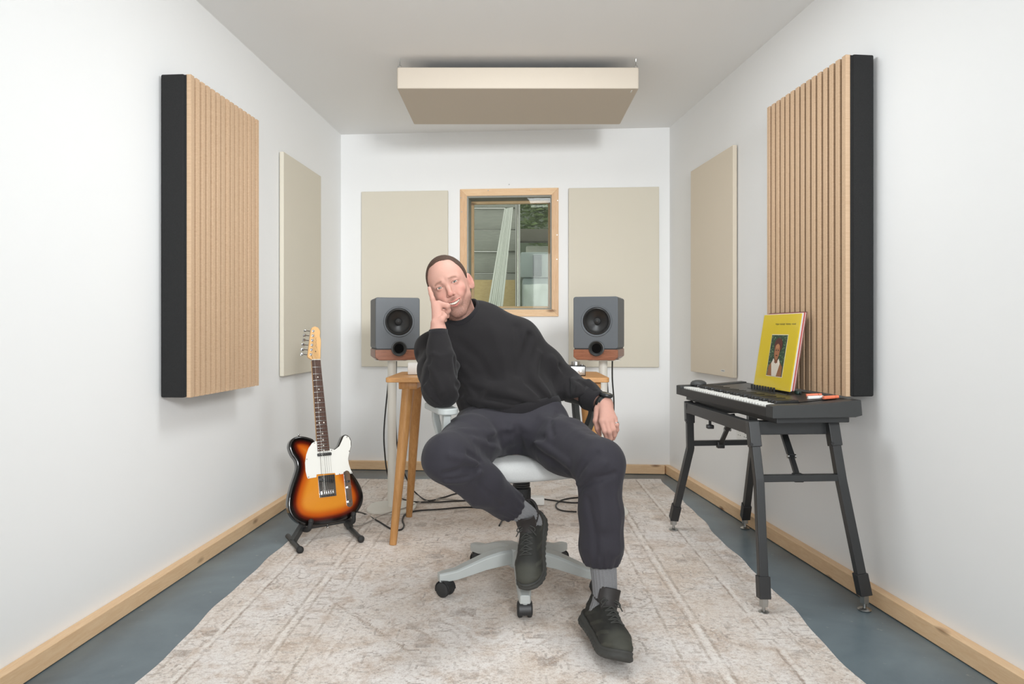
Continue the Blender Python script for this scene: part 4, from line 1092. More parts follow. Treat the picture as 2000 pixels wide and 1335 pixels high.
art(oval(pc_x - .001, z0_ + .124, .017, .0085), .0019, flat('brow_light', C(178, 124, 86)), 'forehead_print', pnl)
art(oval(pc_x - .001, z0_ + .086, .009, .0022), .0019, flat('beard', C(74, 44, 32)), 'beard_print', pnl)
for dx in (-.009, .009): art(oval(pc_x + dx, z0_ + .108, .005, .0025, 10), .0019, flat('eye', C(50, 32, 26)), 'eye_print', pnl)
ink = flat('ink', C(96, 88, 30))
rngt = random.Random(5); x = -.052
m = MB()
for wd in (3, 4, 4, 3):
    pts = []
    for i in range(wd * 4 + 1):
        pts.append(Vector((-W_ / 2 + pc_x + x + i * .0026, .272 + .0035 * math.sin(i * 1.9) + rngt.uniform(-.001, .001), .0004)))
    m.tube(pts, .0007, 4, 2); x += wd * .0104 + .007
m.build('title_script', ink, rs)
t = NT('clear_record_cover'); trb = t.n('ShaderNodeBsdfTransparent'); gl = t.n('ShaderNodeBsdfGlossy'); gl.inputs['Roughness'].default_value = .12
mx = t.n('ShaderNodeMixShader'); mx.inputs[0].default_value = .07; t.l(trb.outputs[0], mx.inputs[1]); t.l(gl.outputs[0], mx.inputs[2]); t.l(mx.outputs[0], t.out.inputs[0])
m = MB(); n = 12; gg = []
for i in range(n + 1):
    row = []
    for j in range(n + 1):
        a, b = i / n, j / n
        row.append(m.bm.verts.new((-W_ + (W_ + .004) * a - .002, (W_ + .003) * b, .0035 + .0035 * math.sin(a * 5 + b * 3) * math.sin(math.pi * a) * math.sin(math.pi * b) + .002 * math.sin(9 * b) * math.sin(math.pi * a))))
    gg.append(row)
for i in range(n):
    for j in range(n): m.bm.faces.new((gg[i][j], gg[i + 1][j], gg[i + 1][j + 1], gg[i][j + 1]))
m.build('clear_cover', t.m, rs, angle=180)
m = MB(); o_ = rb - rn * .0245 + ru * .001
m.prism(rectpoly(.20, .15, .01, 3, -.157, .077), -.003, 0, frame3(o_, -rl, ru, rn)); mr = MB()
bm_ = m.bm; bmesh.ops.transform(bm_, matrix=(Matrix.Translation((KO.x, KO.y, .662)) @ Matrix.Rotation(ka, 4, 'Z')).inverted(), verts=bm_.verts)
m.build('music_rest', MAT['black'], kb, bevel=.001)
sleeve('white record sleeve just behind the yellow one', .0037, plain('white_card', C(232, 230, 226), .5), dz=.002)
sleeve('second white record sleeve behind the yellow one, before the red edge', .0074, plain('cream_card', C(222, 214, 206), .5), dz=.004)
sleeve('red edged record sleeve near the back of the stack', .0111, plain('red_card', C(186, 62, 62), .5), dz=.006, dy=-.001)
sleeve('pale pink record sleeve behind the red edged one', .0148, plain('pink_card', C(222, 186, 182), .5), dz=.006, dy=-.002)
sleeve('brown record sleeve at the very back of the stack', .0185, plain('brown_card', C(122, 84, 74), .5), dz=.011, dy=-.003)
# ================================================================ office chair
CX, CY = .036, 2.662
ch = thing('office_chair', 'pale grey office chair with woven seat on a five-star castor base', 'office chair', (CX, CY, RUGZ))
cg = MAT['chairgrey']
m = MB(); m.lathe([(.0, .150), (.052, .150), (.056, .140), (.056, .085), (.045, .075), (0, .075)], (CX, CY, RUGZ), (0, 0, 1), 32); m.build('base_hub', cg, ch, bevel=.002)
def ring_bar(m, path_, widths, heights):
    n = len(path_); prev = None
    for i, p in enumerate(path_):
        d = path_[min(i + 1, n - 1)] - path_[max(i - 1, 0)]; d.z = 0
        sd = d.normalized().cross(Vector((0, 0, 1)))
        w_, h_ = widths[i] / 2, heights[i]
        r = [m.bm.verts.new(p + sd * a * w_ + Vector((0, 0, b * h_))) for a, b in ((-1, -1), (1, -1), (1, -.15), (.72, 0), (-.72, 0), (-1, -.15))]
        if prev:
            for k in range(6): m.bm.faces.new((prev[k], prev[(k + 1) % 6], r[(k + 1) % 6], r[k]))
        else: m.bm.faces.new(r[::-1])
        prev = r
    m.bm.faces.new(prev)
RB = .310
for k in range(5):
    a = math.radians(-88.5 + 72 * k); d = Vector((math.cos(a), math.sin(a), 0)); o = Vector((CX, CY, RUGZ))
    pts = [o + d * r + Vector((0, 0, z)) for r, z in ((.035, .150), (.09, .146), (.15, .133), (.21, .112), (.26, .094), (RB, .088), (RB + .016, .085))]
    m = MB(); ring_bar(m, pts, [.062, .062, .058, .053, .047, .042, .034], [.055, .055, .050, .043, .036, .034, .030])
    sp = m.build('spoke', cg, ch, bevel=.003)
    c = o + d * RB
    m = MB(); m.cyl(c + Vector((0, 0, .083)), c + Vector((0, 0, .052)), .0135, seg=16); m.build('castor_stem', cg, sp)
    sw = {0: .25, 1: 1.0, 2: -.4, 3: .8, 4: -.9}[k]
    rd = Vector((math.cos(a + sw), math.sin(a + sw), 0)) if k else Vector((0.05, -1, 0)).normalized()
    ax = rd.cross(Vector((0, 0, 1))); wc = c + rd * (-.012) + Vector((0, 0, .0288))
    cm = MB()
    for s_ in (-1, 1):
        q = wc + ax * (s_ * .0165)
        cm.lathe([(0, -.0095), (.020, -.0095), (.0265, -.007), (.028, -.003), (.028, .003), (.0265, .007), (.020, .0095), (0, .0105)], q, ax * s_, 28)
    cm.build('castor_wheels', MAT['rubber'], sp)
    hm = MB(); n = 12; prev = None
    for i in range(n + 1):
        t = math.radians(-20 + 200 * i / n); pos = wc + (rd * math.cos(t) + Vector((0, 0, 1)) * math.sin(t)) * .0302
        r = [hm.bm.verts.new(pos + ax * x + (pos - wc).normalized() * y) for x, y in ((-.021, 0), (.021, 0), (.021, .003), (-.021, .003))]
        if prev:
            for q in range(4): hm.bm.faces.new((prev[q], prev[(q + 1) % 4], r[(q + 1) % 4], r[q]))
        else: hm.bm.faces.new(r[::-1])
        prev = r
    hm.bm.faces.new(prev); hm.build('castor_hood', MAT['black'], sp, bevel=.001)
m = MB(); m.cyl((CX, CY, RUGZ + .14), (CX, CY, .36), .0145, seg=20); m.build('gas_piston', MAT['chrome'], ch)
m = MB(); pr = [(.030, .335), (.0345, .338)]
for i in range(9): pr += [(.0345, .338 + .0)] if i == 0 else []
pr += [(.0355, .342), (.0355, .385), (.031, .388)]
for i in range(5): pr += [(.0335, .392 + .008 * i), (.0335, .396 + .008 * i), (.0305, .3975 + .008 * i), (.0305, .3995 + .008 * i)]
pr += [(.031, .436)]
m.lathe(pr, (CX, CY, 0), (0, 0, 1), 28)
lf = m.build('gas_sleeve', MAT['black'], ch)
m = MB()
for k in range(28):
    a = 2 * math.pi * k / 28; m.box((CX + .0355 * math.cos(a), CY + .0355 * math.sin(a), .364), (.002, .003, .038), Matrix.Rotation(a, 3, 'Z'))
tag(m.build('grip_ribs', MAT['black'], lf), kind='stuff')
m = MB(); m.box((CX, CY, .452), (.17, .22, .032), bev=.008); m.build('tilt_mechanism', MAT['black'], ch)
m = MB(); m.tube([(CX - .06, CY - .04, .45), (CX - .12, CY - .06, .44), (CX - .20, CY - .05, .445)], .0045, 8, 6); m.tube([(CX - .05, CY - .08, .45), (CX - .075, CY - .10, .405), (CX - .12, CY - .08, .40), (CX - .14, CY - .03, .44)], .004, 8, 6)
m.build('lever', MAT['black'], ch)
# seat cushion, turned a little to his left like the arms and the back
CT = math.radians(20); cT, sT = math.cos(CT), math.sin(CT)
def turn(p):                                          # chair-local -> room
    return Vector((CX + p[0] * cT - p[1] * sT, CY + p[0] * sT + p[1] * cT, p[2]))
def unturn(Pt):
    dx, dy = Pt[:, 0] - CX, Pt[:, 1] - CY
    return dx * cT + dy * sT, -dx * sT + dy * cT
def seat_fn(Pt):
    x, y = unturn(Pt); y = y - .005; z = Pt[:, 2] - .497
    z = z + .018 * np.clip((-y - .12) / .12, 0, 1) ** 2 - .006 * (x / .24) ** 2
    qx, qy, qz = np.abs(x) - (.235 - .075), np.abs(y) - (.232 - .075), np.abs(z) - (.036 - .030)
    r2 = np.sqrt(np.maximum(qx, 0) ** 2 + np.maximum(qy, 0) ** 2) + np.minimum(np.maximum(qx, qy), 0) - .075 + .030
    return np.sqrt(np.maximum(r2, 0) ** 2 + np.maximum(qz, 0) ** 2) + np.minimum(np.maximum(r2, qz), 0) - .030
V, Qf = surf(seat_fn, (CX - .33, CY - .33, .42), (CX + .33, CY + .33, .56), .009)
o = link('seat_cushion', npmesh('seat_cushion', V - A3((CX, CY, RUGZ)), Qf), MAT['seat'], ch)
RT = Matrix.Rotation(CT, 3, 'Z'); RT4 = Matrix.Translation((CX, CY, 0)) @ RT.to_4x4()
m = MB(); m.prism(rectpoly(.36, .36, .06, 6, 0, .01), .455, .472, RT4); m.build('seat_pan', MAT['black'], ch, bevel=.004)
def back_fn(Pt):
    x, y = unturn(Pt); z = Pt[:, 2] - .785
    y = y - .262 - .10 * z + .35 * x ** 2
    qx, qz, qy = np.abs(x + .005) - .075, np.abs(z) - .075, np.abs(y) - .006
    r2 = np.sqrt(np.maximum(qx, 0) ** 2 + np.maximum(qz, 0) ** 2) + np.minimum(np.maximum(qx, qz), 0) - .075
    return np.sqrt(np.maximum(r2, 0) ** 2 + np.maximum(qy, 0) ** 2) + np.minimum(np.maximum(r2, qy), 0) - .012
V, Qf = surf(back_fn, (CX - .36, CY + .1, .6), (CX + .2, CY + .42, .98), .009)
link('backrest', npmesh('backrest', V - A3((CX, CY, RUGZ)), Qf), MAT['seat'], ch)
m = MB(); m.sweep([turn(p) for p in ((0, .08, .455), (0, .22, .46), (0, .295, .53), (0, .30, .68))], .07, .018, smooth=5); m.build('back_upright', cg, ch, bevel=.003)
# arms: a pad on a loop that narrows towards the seat
def arm(x, f, side, mt, mt2):
    """f = how far forward the pad sits"""
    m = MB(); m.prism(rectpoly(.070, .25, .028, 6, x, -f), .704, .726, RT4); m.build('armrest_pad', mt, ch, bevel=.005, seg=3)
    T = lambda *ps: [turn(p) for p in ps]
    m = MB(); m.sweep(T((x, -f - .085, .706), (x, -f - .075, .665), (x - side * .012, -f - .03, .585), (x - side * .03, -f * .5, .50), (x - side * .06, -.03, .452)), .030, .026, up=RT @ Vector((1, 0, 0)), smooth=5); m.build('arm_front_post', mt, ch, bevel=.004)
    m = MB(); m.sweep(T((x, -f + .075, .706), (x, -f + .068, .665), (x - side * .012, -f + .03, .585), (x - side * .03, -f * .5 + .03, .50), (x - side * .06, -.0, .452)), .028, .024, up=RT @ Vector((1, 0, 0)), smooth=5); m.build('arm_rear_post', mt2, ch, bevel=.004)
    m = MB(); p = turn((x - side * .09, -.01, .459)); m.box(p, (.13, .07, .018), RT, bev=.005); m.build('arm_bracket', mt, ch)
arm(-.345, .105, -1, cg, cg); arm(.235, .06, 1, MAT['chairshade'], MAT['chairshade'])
# ================================================================ the person
PO = Vector((0, 2.62, .535)); PO3 = A3(PO)
def n3(v): v = A3(v); return v / np.linalg.norm(v)
# joints
shL, shR = P(1011, 662, 2.68), P(848, 684, 2.62)          # his left is image right
elL, wrL = P(1102, 752, 2.71), P(1181, 790, 2.48)
elR, wrR = P(861, 762, 2.38), P(856, 646, 2.41)
def shoe_frame(heel, toe, upv):
    heel, toe = Vector(heel), Vector(toe); yb = (heel - toe).normalized(); z = Vector(upv); z = (z - yb * z.dot(yb)).normalized()
    return heel.lerp(toe, .475), Matrix((yb.cross(z), yb, z)).transposed()
SHL = ((.247, 2.240, .034), (.300, 1.990, .030), (.30, -.02, 1)); SHR_ = (P(1050, 1026, 2.54), P(1037, 1139, 2.355), (-.27, -.62, .70))
SHS = 1.07
def in_shoe(fr, p): o, R = shoe_frame(*fr); return o + R @ (Vector(p) * 1.07)
hipL, hipR = Vector((.095, 2.61, .605)), Vector((-.095, 2.61, .605))
knL, anL = P(1172, 905, 2.19), in_shoe(SHL, (0, .055, .09))
knR, anR = P(873, 894, 2.19), in_shoe(SHR_, (0, .058, .09))
nkB = P(915, 642, 2.65)
waist, chest, ucst = P(1000, 800, 2.64), P(958, 705, 2.665), P(930, 655, 2.665)

# ---- head frame: x to his left, y backwards, z up; origin between the ears at eye level
hroll, hyaw, hpitch = math.radians(-23.5), math.radians(-2), math.radians(2)
Rh = (Matrix.Rotation(hroll, 3, 'Y') @ Matrix.Rotation(hyaw, 3, 'Z') @ Matrix.Rotation(hpitch, 3, 'X'))
eyemid = P(873.3, 556, 2.50)
H0 = Vector(eyemid) - Rh @ Vector((0, -.083, 0))
RH = np.array(Rh); H03 = A3(H0)
HXS = .94
def toh(Pt):
    q = (Pt - H03) @ RH; q[:, 0] /= HXS; return q
def fromh(p): return Vector(H0) + Rh @ Vector((p[0] * HXS, p[1], p[2]))
EX, EYY = .0318, -.0735
def mouth_z(x): return -.0715 + .0095 * (x / .026) ** 2
def head_fn(q):
    x, y, z = q.T; ax = np.abs(x); qa = np.stack([ax, y, z], 1)
    d = ell(q, (0, .016, .030), (.0765, .0955, .084))
    d = smin(d, ell(q, (0, -.030, .020), (.064, .056, .062)), .03)            # forehead
    d = smin(d, ell(q, (0, -.026, -.045), (.053, .058, .066)), .03)           # mid face
    d = smin(d, cap(qa, (.038, .000, -.060), (.013, -.066, -.105), .0195, .0180), .026)
    d = smin(d, cap(qa, (.056, -.004, -.008), (.042, -.004, -.060), .013, .014), .026)   # jaw
    d = smin(d, ell(q, (0, -.074, -.107), (.021, .017, .0155)), .018)         # chin
    d = smin(d, ell(qa, (.038, -.055, -.030), (.021, .024, .018)), .016)      # cheekbones
    d = smin(d, ell(qa, (.028, -.070, -.049), (.015, .016, .015)), .014)      # smiling cheeks
    d = smin(d, cap(qa, (.014, -.0835, .0165), (.044, -.066, .014), .0085, .008), .014)    # brow
    d = smax(d, -ell(qa, (EX, -.094, .0005), (.017, .0150, .0105)), .012)     # sockets
    d = smin(d, path(q, [(0, -.083, .010), (0, -.094, -.014), (0, -.1035, -.033)], [.0065, .0075, .0095], .008), .010)    # nose
    d = smin(d, ell(q, (0, -.1045, -.0365), (.0098, .0085, .0080)), .006)
    d = smin(d, ell(qa, (.0115, -.0935, -.0395), (.0058, .0080, .0058)), .005)
    d = smax(d, -ell(qa, (.0062, -.1005, -.0445), (.0030, .0048, .0028)), .003)
    d = smin(d, ell(q, (0, -.083, -.072), (.030, .014, .019)), .012)          # muzzle
    # smile lines
    d = d + .0022 * np.exp(-(seg_t(qa, (.019, -.090, -.045), (.034, -.078, -.070))[1] ** 2).sum(1) / .0045 ** 2)
    # eyelids and opening
    lid = ell(qa, (EX, EYY, 0), (.0136, .0136, .0125))
    d = smin(d, lid, .005)
    xe = ax - EX
    op = np.sqrt((xe / .0128) ** 2 + ((z - .0005 + .15 * np.clip(-xe, 0, 1)) / (.0033)) ** 2 + ((y - EYY + .014) / .010) ** 2)
    d = smax(d, (1 - op) * .0033, .0012)
    # mouth
    mz = z - mouth_z(x); hw = .0250; tt = np.clip(1 - (x / hw) ** 2, 0, 1)
    up = np.sqrt(((mz - .0058 * tt - .001) / .0040) ** 2 + ((y + .0945 - .014 * (x / hw) ** 2) / .0060) ** 2 + (x / (hw + .004)) ** 4)
    d = smin(d, (up - 1) * .0040, .004)
    lw = np.sqrt(((mz + .0085 * tt + .0005) / .0048) ** 2 + ((y + .0925 - .014 * (x / hw) ** 2) / .0066) ** 2 + (x / (hw - .002)) ** 4)
    d = smin(d, (lw - 1) * .0048, .004)
    om = np.sqrt((x / hw) ** 2 + ((mz + .0008) / .0050) ** 2 + ((y + .094) / .020) ** 2)
    d = smax(d, (1 - om) * .0050, .0012)
    # ears
    qe = qa.copy(); qe[:, 0] -= .30 * (y - .008)
    ear = ell(qe, (.0815, .014, -.014), (.0085, .0185, .0300))
    ear = smin(ear, ell(qe, (.0775, .008, -.036), (.0065, .009, .0100)), .006)
    ear = smax(ear, -ell(qe, (.0895, .010, -.008), (.0072, .0105, .0190)), .005)
    d = smin(d, ear, .008)
    return d
nk_top = fromh((0, .034, -.066)); 
# ---- hands
def hand_fn(Pt, W_, mcps, fingers, rad, thumb, tr):
    d = None
    for mp in mcps:
        e = cap(Pt, W_, mp, .0185, .0115); d = e if d is None else smin(d, e, .016)
    for f, r in zip(fingers, rad): d = smin(d, path(Pt, f, r, .004), .0045)
    return smin(d, path(Pt, thumb, tr, .006), .007)
rI, rM, rRg, rP = [P(849, 598, 2.430), P(857, 593, 2.434), P(856, 607, 2.452), P(857, 615, 2.468)]
fR = [[rI, P(845, 584, 2.428), P(841.5, 573, 2.436), P(838.5, 562.5, 2.450)],
      [rM, P(874, 597, 2.424), P(876, 606, 2.436), P(866, 609, 2.448)],
      [rRg, P(873, 609, 2.440), P(873, 617, 2.452), P(863, 618.5, 2.460)],
      [rP, P(869, 618, 2.456), P(869, 625, 2.464), P(860, 625, 2.47)]]
radR = [[.0108, .0086, .0076, .0060], [.0112, .0094, .0082, .0070], [.0108, .0088, .0078, .0066], [.0098, .0080, .0070, .0060]]
thR = [P(850, 630, 2.405), P(862, 624, 2.404), P(868, 617, 2.412), P(866, 611, 2.420)]; ttR = [.0150, .0112, .0092, .0074]
lI, lM, lR_, lP = [P(1176, 823, 2.410), P(1185, 824, 2.404), P(1193, 822, 2.412), P(1199.5, 817, 2.428)]
fL = [[lI, P(1181, 842, 2.388), P(1185, 853, 2.398), P(1187, 861, 2.412)],
      [lM, P(1190, 843, 2.382), P(1192, 855, 2.394), P(1191, 862, 2.410)],
      [lR_, P(1198.5, 838, 2.392), P(1200, 849, 2.405), P(1198, 856, 2.42)],
      [lP, P(1204.5, 829, 2.412), P(1205, 839, 2.424), P(1203, 846, 2.436)]]
radL = [[.0116, .0094, .0084, .0068], [.0116, .0095, .0085, .0069], [.0110, .0089, .0080, .0066], [.0100, .0080, .0072, .0060]]
thL = [P(1168, 800, 2.47), P(1164.5, 822, 2.452), P(1168, 838, 2.442), P(1171, 847, 2.440)]; ttL = [.0150, .0115, .0095, .0078]
def handR_fn(Pt): return smin(hand_fn(Pt, wrR, [rI, rM, rRg, rP], fR, radR, thR, ttR), cap(Pt, wrR, wrR.lerp(elR, .5), .0225, .033), .02)
def handL_fn(Pt):
    return smin(hand_fn(Pt, wrL, [lI, lM, lR_, lP], fL, radL, thL, ttL), cap(Pt, wrL, wrL.lerp(elL, .5), .0255, .0265), .02)
YS = .66                                             # torso depth / width
def tor(Pt, yc, a, b, ra, rb_):
    S_ = A3((1, 1 / YS, 1)); c = A3((0, yc, 0))
    q = (Pt - c) * S_ + c
    f = lambda p: (A3(p) - c) * S_ + c
    return cap(q, f(a), f(b), ra, rb_) * .8
def torso_fn(Pt, g):
    d = tor(Pt, 2.645, Vector((0, 2.63, .60)), waist, .165 + g, .148 + g)
    d = smin(d, tor(Pt, 2.655, waist, chest, .150 + g, .158 + g), .06)
    d = smin(d, tor(Pt, 2.665, chest, ucst, .155 + g, .118 + g), .05)
    d = smin(d, cap(Pt, shR, ucst, .056 + g, .062 + g), .06)
    d = smin(d, cap(Pt, shL, ucst, .056 + g, .062 + g), .06)
    return d
def inner_fn(Pt):                                     # everything that is under the clothes
    d = torso_fn(Pt, -.012)
    d = smin(d, cap(Pt, nkB - Vector((0, 0, .03)), nk_top, .057, .051), .035)
    for a, b, c in ((shL, elL, wrL), (shR, elR, wrR)): d = smin(d, path(Pt, [a, b, b.lerp(c, .62)], [.044, .030, .027], .02), .03)
    for h_, k_, a_ in ((hipL, knL, anL), (hipR, knR, anR)): d = smin(d, path(Pt, [h_, k_, k_.lerp(a_, .3), k_.lerp(a_, .66), a_], [.078, .050, .043, .031, .021], .02), .04)
    return d
def headneck_fn(Pt): return smin(head_fn(toh(Pt)), cap(Pt, nkB - Vector((0, 0, .02)), nk_top, .057, .051), .018)

# ---- clothes
def waves(Pt, pts, amp, wd, base_front=None):
    amp = amp * 1.75
    """a soft fold running along a chain of points"""
    best = np.full(len(Pt), 1e9)
    for a, b in zip(pts[:-1], pts[1:]): best = np.minimum(best, (seg_t(Pt, a, b)[1] ** 2).sum(1))
    return amp * np.exp(-best / (wd * wd))
def march(fn, uv, y0=1.9, y1=3.0):
    uv = A3(uv); d = np.stack([(uv[:, 0] - 1000) / F, np.ones(len(uv)), -(uv[:, 1] - HZ) / F], 1); Y = np.full(len(uv), y0)
    for _ in range(70):
        p = d * Y[:, None]; p[:, 2] += HC; Y = np.minimum(Y + np.clip(fn(p) * .75, -.02, .05), y1)
    p = d * Y[:, None]; p[:, 2] += HC
    return p
def sleeve_fn(Pt, g=0.0):
    dl = path(Pt, [shL, shL.lerp(elL, .55), elL, elL.lerp(wrL, .55), elL.lerp(wrL, .84)], [.072 + g, .070 + g, .064 + g, .052 + g, .041 + g], .03)
    dr_ = path(Pt, [shR, shR.lerp(elR, .5), elR + Vector((0, .01, .006)), elR.lerp(wrR, .45), elR.lerp(wrR, .72), elR.lerp(wrR, .90)], [.066 + g, .066 + g, .062 + g, .047 + g, .037 + g, .0315 + g], .03)
    return dl, dr_
hem_p = A3(P(996, 806, 2.49)); hem_n = n3((-.22, .12, .95))
def shirt_base(Pt):
    d = torso_fn(Pt, .018)
    d = smin(d, ell(Pt, A3(P(990, 782, 2.585)), (.172, .090, .080)), .05)      # slack above the hem
    dl, dr_ = sleeve_fn(Pt)
    d = smin(smin(d, dl, .028), dr_, .020)
    return d
SHF = [  # folds on the sweatshirt: photo polyline, height, width
    ([(1035, 655), (1022, 700), (1030, 745), (1062, 775)], -.012, .012), ([(1052, 690), (1044, 735), (1070, 770)], .007, .013),
    ([(1010, 640), (1016, 690), (1012, 730)], -.006, .016), ([(1078, 700), (1092, 730), (1090, 762)], .007, .014), ([(1092, 715), (1112, 735), (1112, 770)], -.006, .010), ([(1112, 735), (1128, 755), (1126, 778)], .005, .010),
    ([(1128, 742), (1146, 756), (1148, 780)], -.006, .008), ([(1150, 742), (1162, 760)], .004, .008),
    ([(905, 745), (950, 757), (1000, 770), (1060, 792)], .008, .013), ([(900, 762), (950, 776), (1010, 786), (1075, 803)], -.009, .011), ([(918, 782), (965, 790), (1020, 797), (1080, 804)], .008, .011),
    ([(905, 790), (935, 800), (985, 806)], -.007, .010), ([(893, 752), (912, 790), (925, 815)], -.008, .010), ([(900, 740), (925, 775), (945, 805)], .005, .011), ([(945, 768), (935, 795), (930, 815)], .005, .009),
    ([(880, 690), (905, 720), (925, 742), (985, 757)], .005, .018), ([(893, 665), (935, 700), (960, 740)], -.004, .018), ([(960, 640), (985, 700), (990, 745)], .003, .022),
    ([(838, 715), (852, 735), (864, 765)], .005, .009), ([(832, 735), (845, 757), (858, 785)], -.006, .009), ([(872, 735), (878, 757), (874, 778)], .002, .009), ([(815, 690), (832, 700)], -.004, .012), ([(812, 712), (836, 722)], .004, .012), ([(840, 700), (836, 730), (826, 752)], -.006, .008), ([(886, 700), (894, 735), (900, 770)], -.005, .011),
    ([(846, 690), (860, 696), (876, 692)], .003, .007), ([(828, 755), (842, 775), (862, 790)], .005, .008)]
SHP = [(march(shirt_base, f[0]), f[1], f[2]) for f in SHF]
nk_dir = n3(A3(nk_top) - A3(nkB)); col_c = A3(P(905, 621, 2.63))
def shirt_fn(Pt):
    d = shirt_base(Pt)
    w_ = np.zeros(len(Pt))
    for pts, a, wd in SHP: w_ = w_ + waves(Pt, pts, a, wd)
    d = d - w_ - .0022 * vnoise(Pt, 17, 1.0) - .0010 * vnoise(Pt, 41, 2.0)
    d = smax(d, -cap(Pt, A3(nkB) - nk_dir * .03, A3(nkB) + nk_dir * .2, .064, .064), .008)     # neck opening
    d = smax(d, -((Pt - hem_p) @ hem_n), .014)                                  # ends at the hem
    return d * .85
def pants_base(Pt):
    d = tor(Pt, 2.64, Vector((0, 2.635, .60)), Vector((.005, 2.66, .715)), .178, .158)
    d = smin(d, tor(Pt, 2.6, Vector((-.08, 2.62, .585)), Vector((.08, 2.62, .585)), .105, .105), .05)
    d = smin(d, ell(Pt, A3(P(998, 836, 2.52)), (.165, .085, .062)), .05)
    d = smin(d, cap(Pt, (.105, 2.60, .655), (-.11, 2.60, .62), .100, .100), .04)
    eR = knR.lerp(anR, .76); eL = knL.lerp(anL, .70)
    pL = path(Pt, [hipL, hipL.lerp(knL, .5), knL, knL.lerp(anL, .35), knL.lerp(anL, .58), eL], [.104, .094, .074, .066, .065, .054], .03)
    pR = path(Pt, [hipR, hipR.lerp(knR, .5), knR, knR.lerp(anR, .4), eR], [.104, .096, .074, .068, .054], .03)
    return smin(d, smin(pL, pR, .03), .045)
PTF = [([(955, 862), (985, 850), (1020, 848), (1060, 855)], -.006, .014), ([(1010, 835), (1016, 870), (1010, 895)], -.010, .014), ([(1012, 850), (1060, 870), (1110, 905)], .008, .013), ([(1015, 862), (1065, 890), (1110, 922)], -.006, .010),
       ([(925, 858), (965, 872), (985, 890)], .006, .013), ([(905, 840), (950, 846), (1000, 838)], .004, .016), ([(930, 905), (905, 895), (880, 890)], .007, .010), ([(935, 915), (905, 915), (870, 925)], -.008, .010), ([(938, 922), (905, 938), (870, 940)], .006, .009), ([(915, 885), (940, 900)], -.007, .008),
       ([(1130, 945), (1150, 920), (1180, 905)], .007, .011), ([(1133, 955), (1160, 935), (1200, 925)], -.006, .010), ([(1130, 925), (1145, 900), (1165, 885)], -.006, .011), ([(1148, 975), (1160, 1030), (1165, 1085)], -.004, .010), ([(1200, 960), (1208, 1020), (1206, 1080)], .004, .012), ([(1172, 960), (1180, 1030)], .003, .014),
       ([(880, 950), (925, 985), (955, 1010)], .004, .014), ([(935, 945), (965, 975), (980, 990)], -.004, .010), ([(1090, 805), (1075, 830), (1080, 850)], -.004, .010), ([(1060, 815), (1110, 830), (1160, 860)], .003, .018), ([(1130, 950), (1172, 938), (1219, 938)], -.0025, .006), ([(832, 945), (870, 935), (915, 930)], -.002, .006), ([(1012, 850), (1015, 880)], -.006, .008)]
PTP = [(march(pants_base, f[0]), f[1], f[2]) for f in PTF]
def hem_gather(Pt, kn, an, t0, t1):
    a, b = A3(kn), A3(an); ax = n3(b - a); t = ((Pt - a) @ ax) / np.linalg.norm(b - a)
    q = Pt - a - ((Pt - a) @ ax)[:, None] * ax; u = n3(np.cross(ax, (0, 1, .2))); v = np.cross(ax, u)
    ph = np.arctan2(q @ u, q @ v)
    return .0026 * np.sin(ph * 15 + 1.5 * np.sin(ph * 3)) * sstep(t0, t1, t), t
def pants_fn(Pt):
    d = pants_base(Pt)
    w_ = np.zeros(len(Pt))
    for pts, a, wd in PTP: w_ = w_ + waves(Pt, pts, a, wd)
    d = d - w_ - .0020 * vnoise(Pt, 19, 4.0) - .0009 * vnoise(Pt, 47, 5.0)
    gl, tl = hem_gather(Pt, knL, anL, .56, .68); gr, tr_ = hem_gather(Pt, knR, anR, .62, .74)
    near = Pt[:, 0] > .17
    low = Pt[:, 2] < .48
    d = d - np.where(low, np.where(near, gl, gr), 0)
    d = smax(d, np.where(low & near, (tl - .715) * .48, -1), .006); d = smax(d, np.where(low & ~near, (tr_ - .775) * .46, -1), .006)
    d = smax(d, -(seat_fn(Pt) - .0015), .01)
    d = smax(d, (Pt[:, 2] - .735) , .01)
    return d * .85

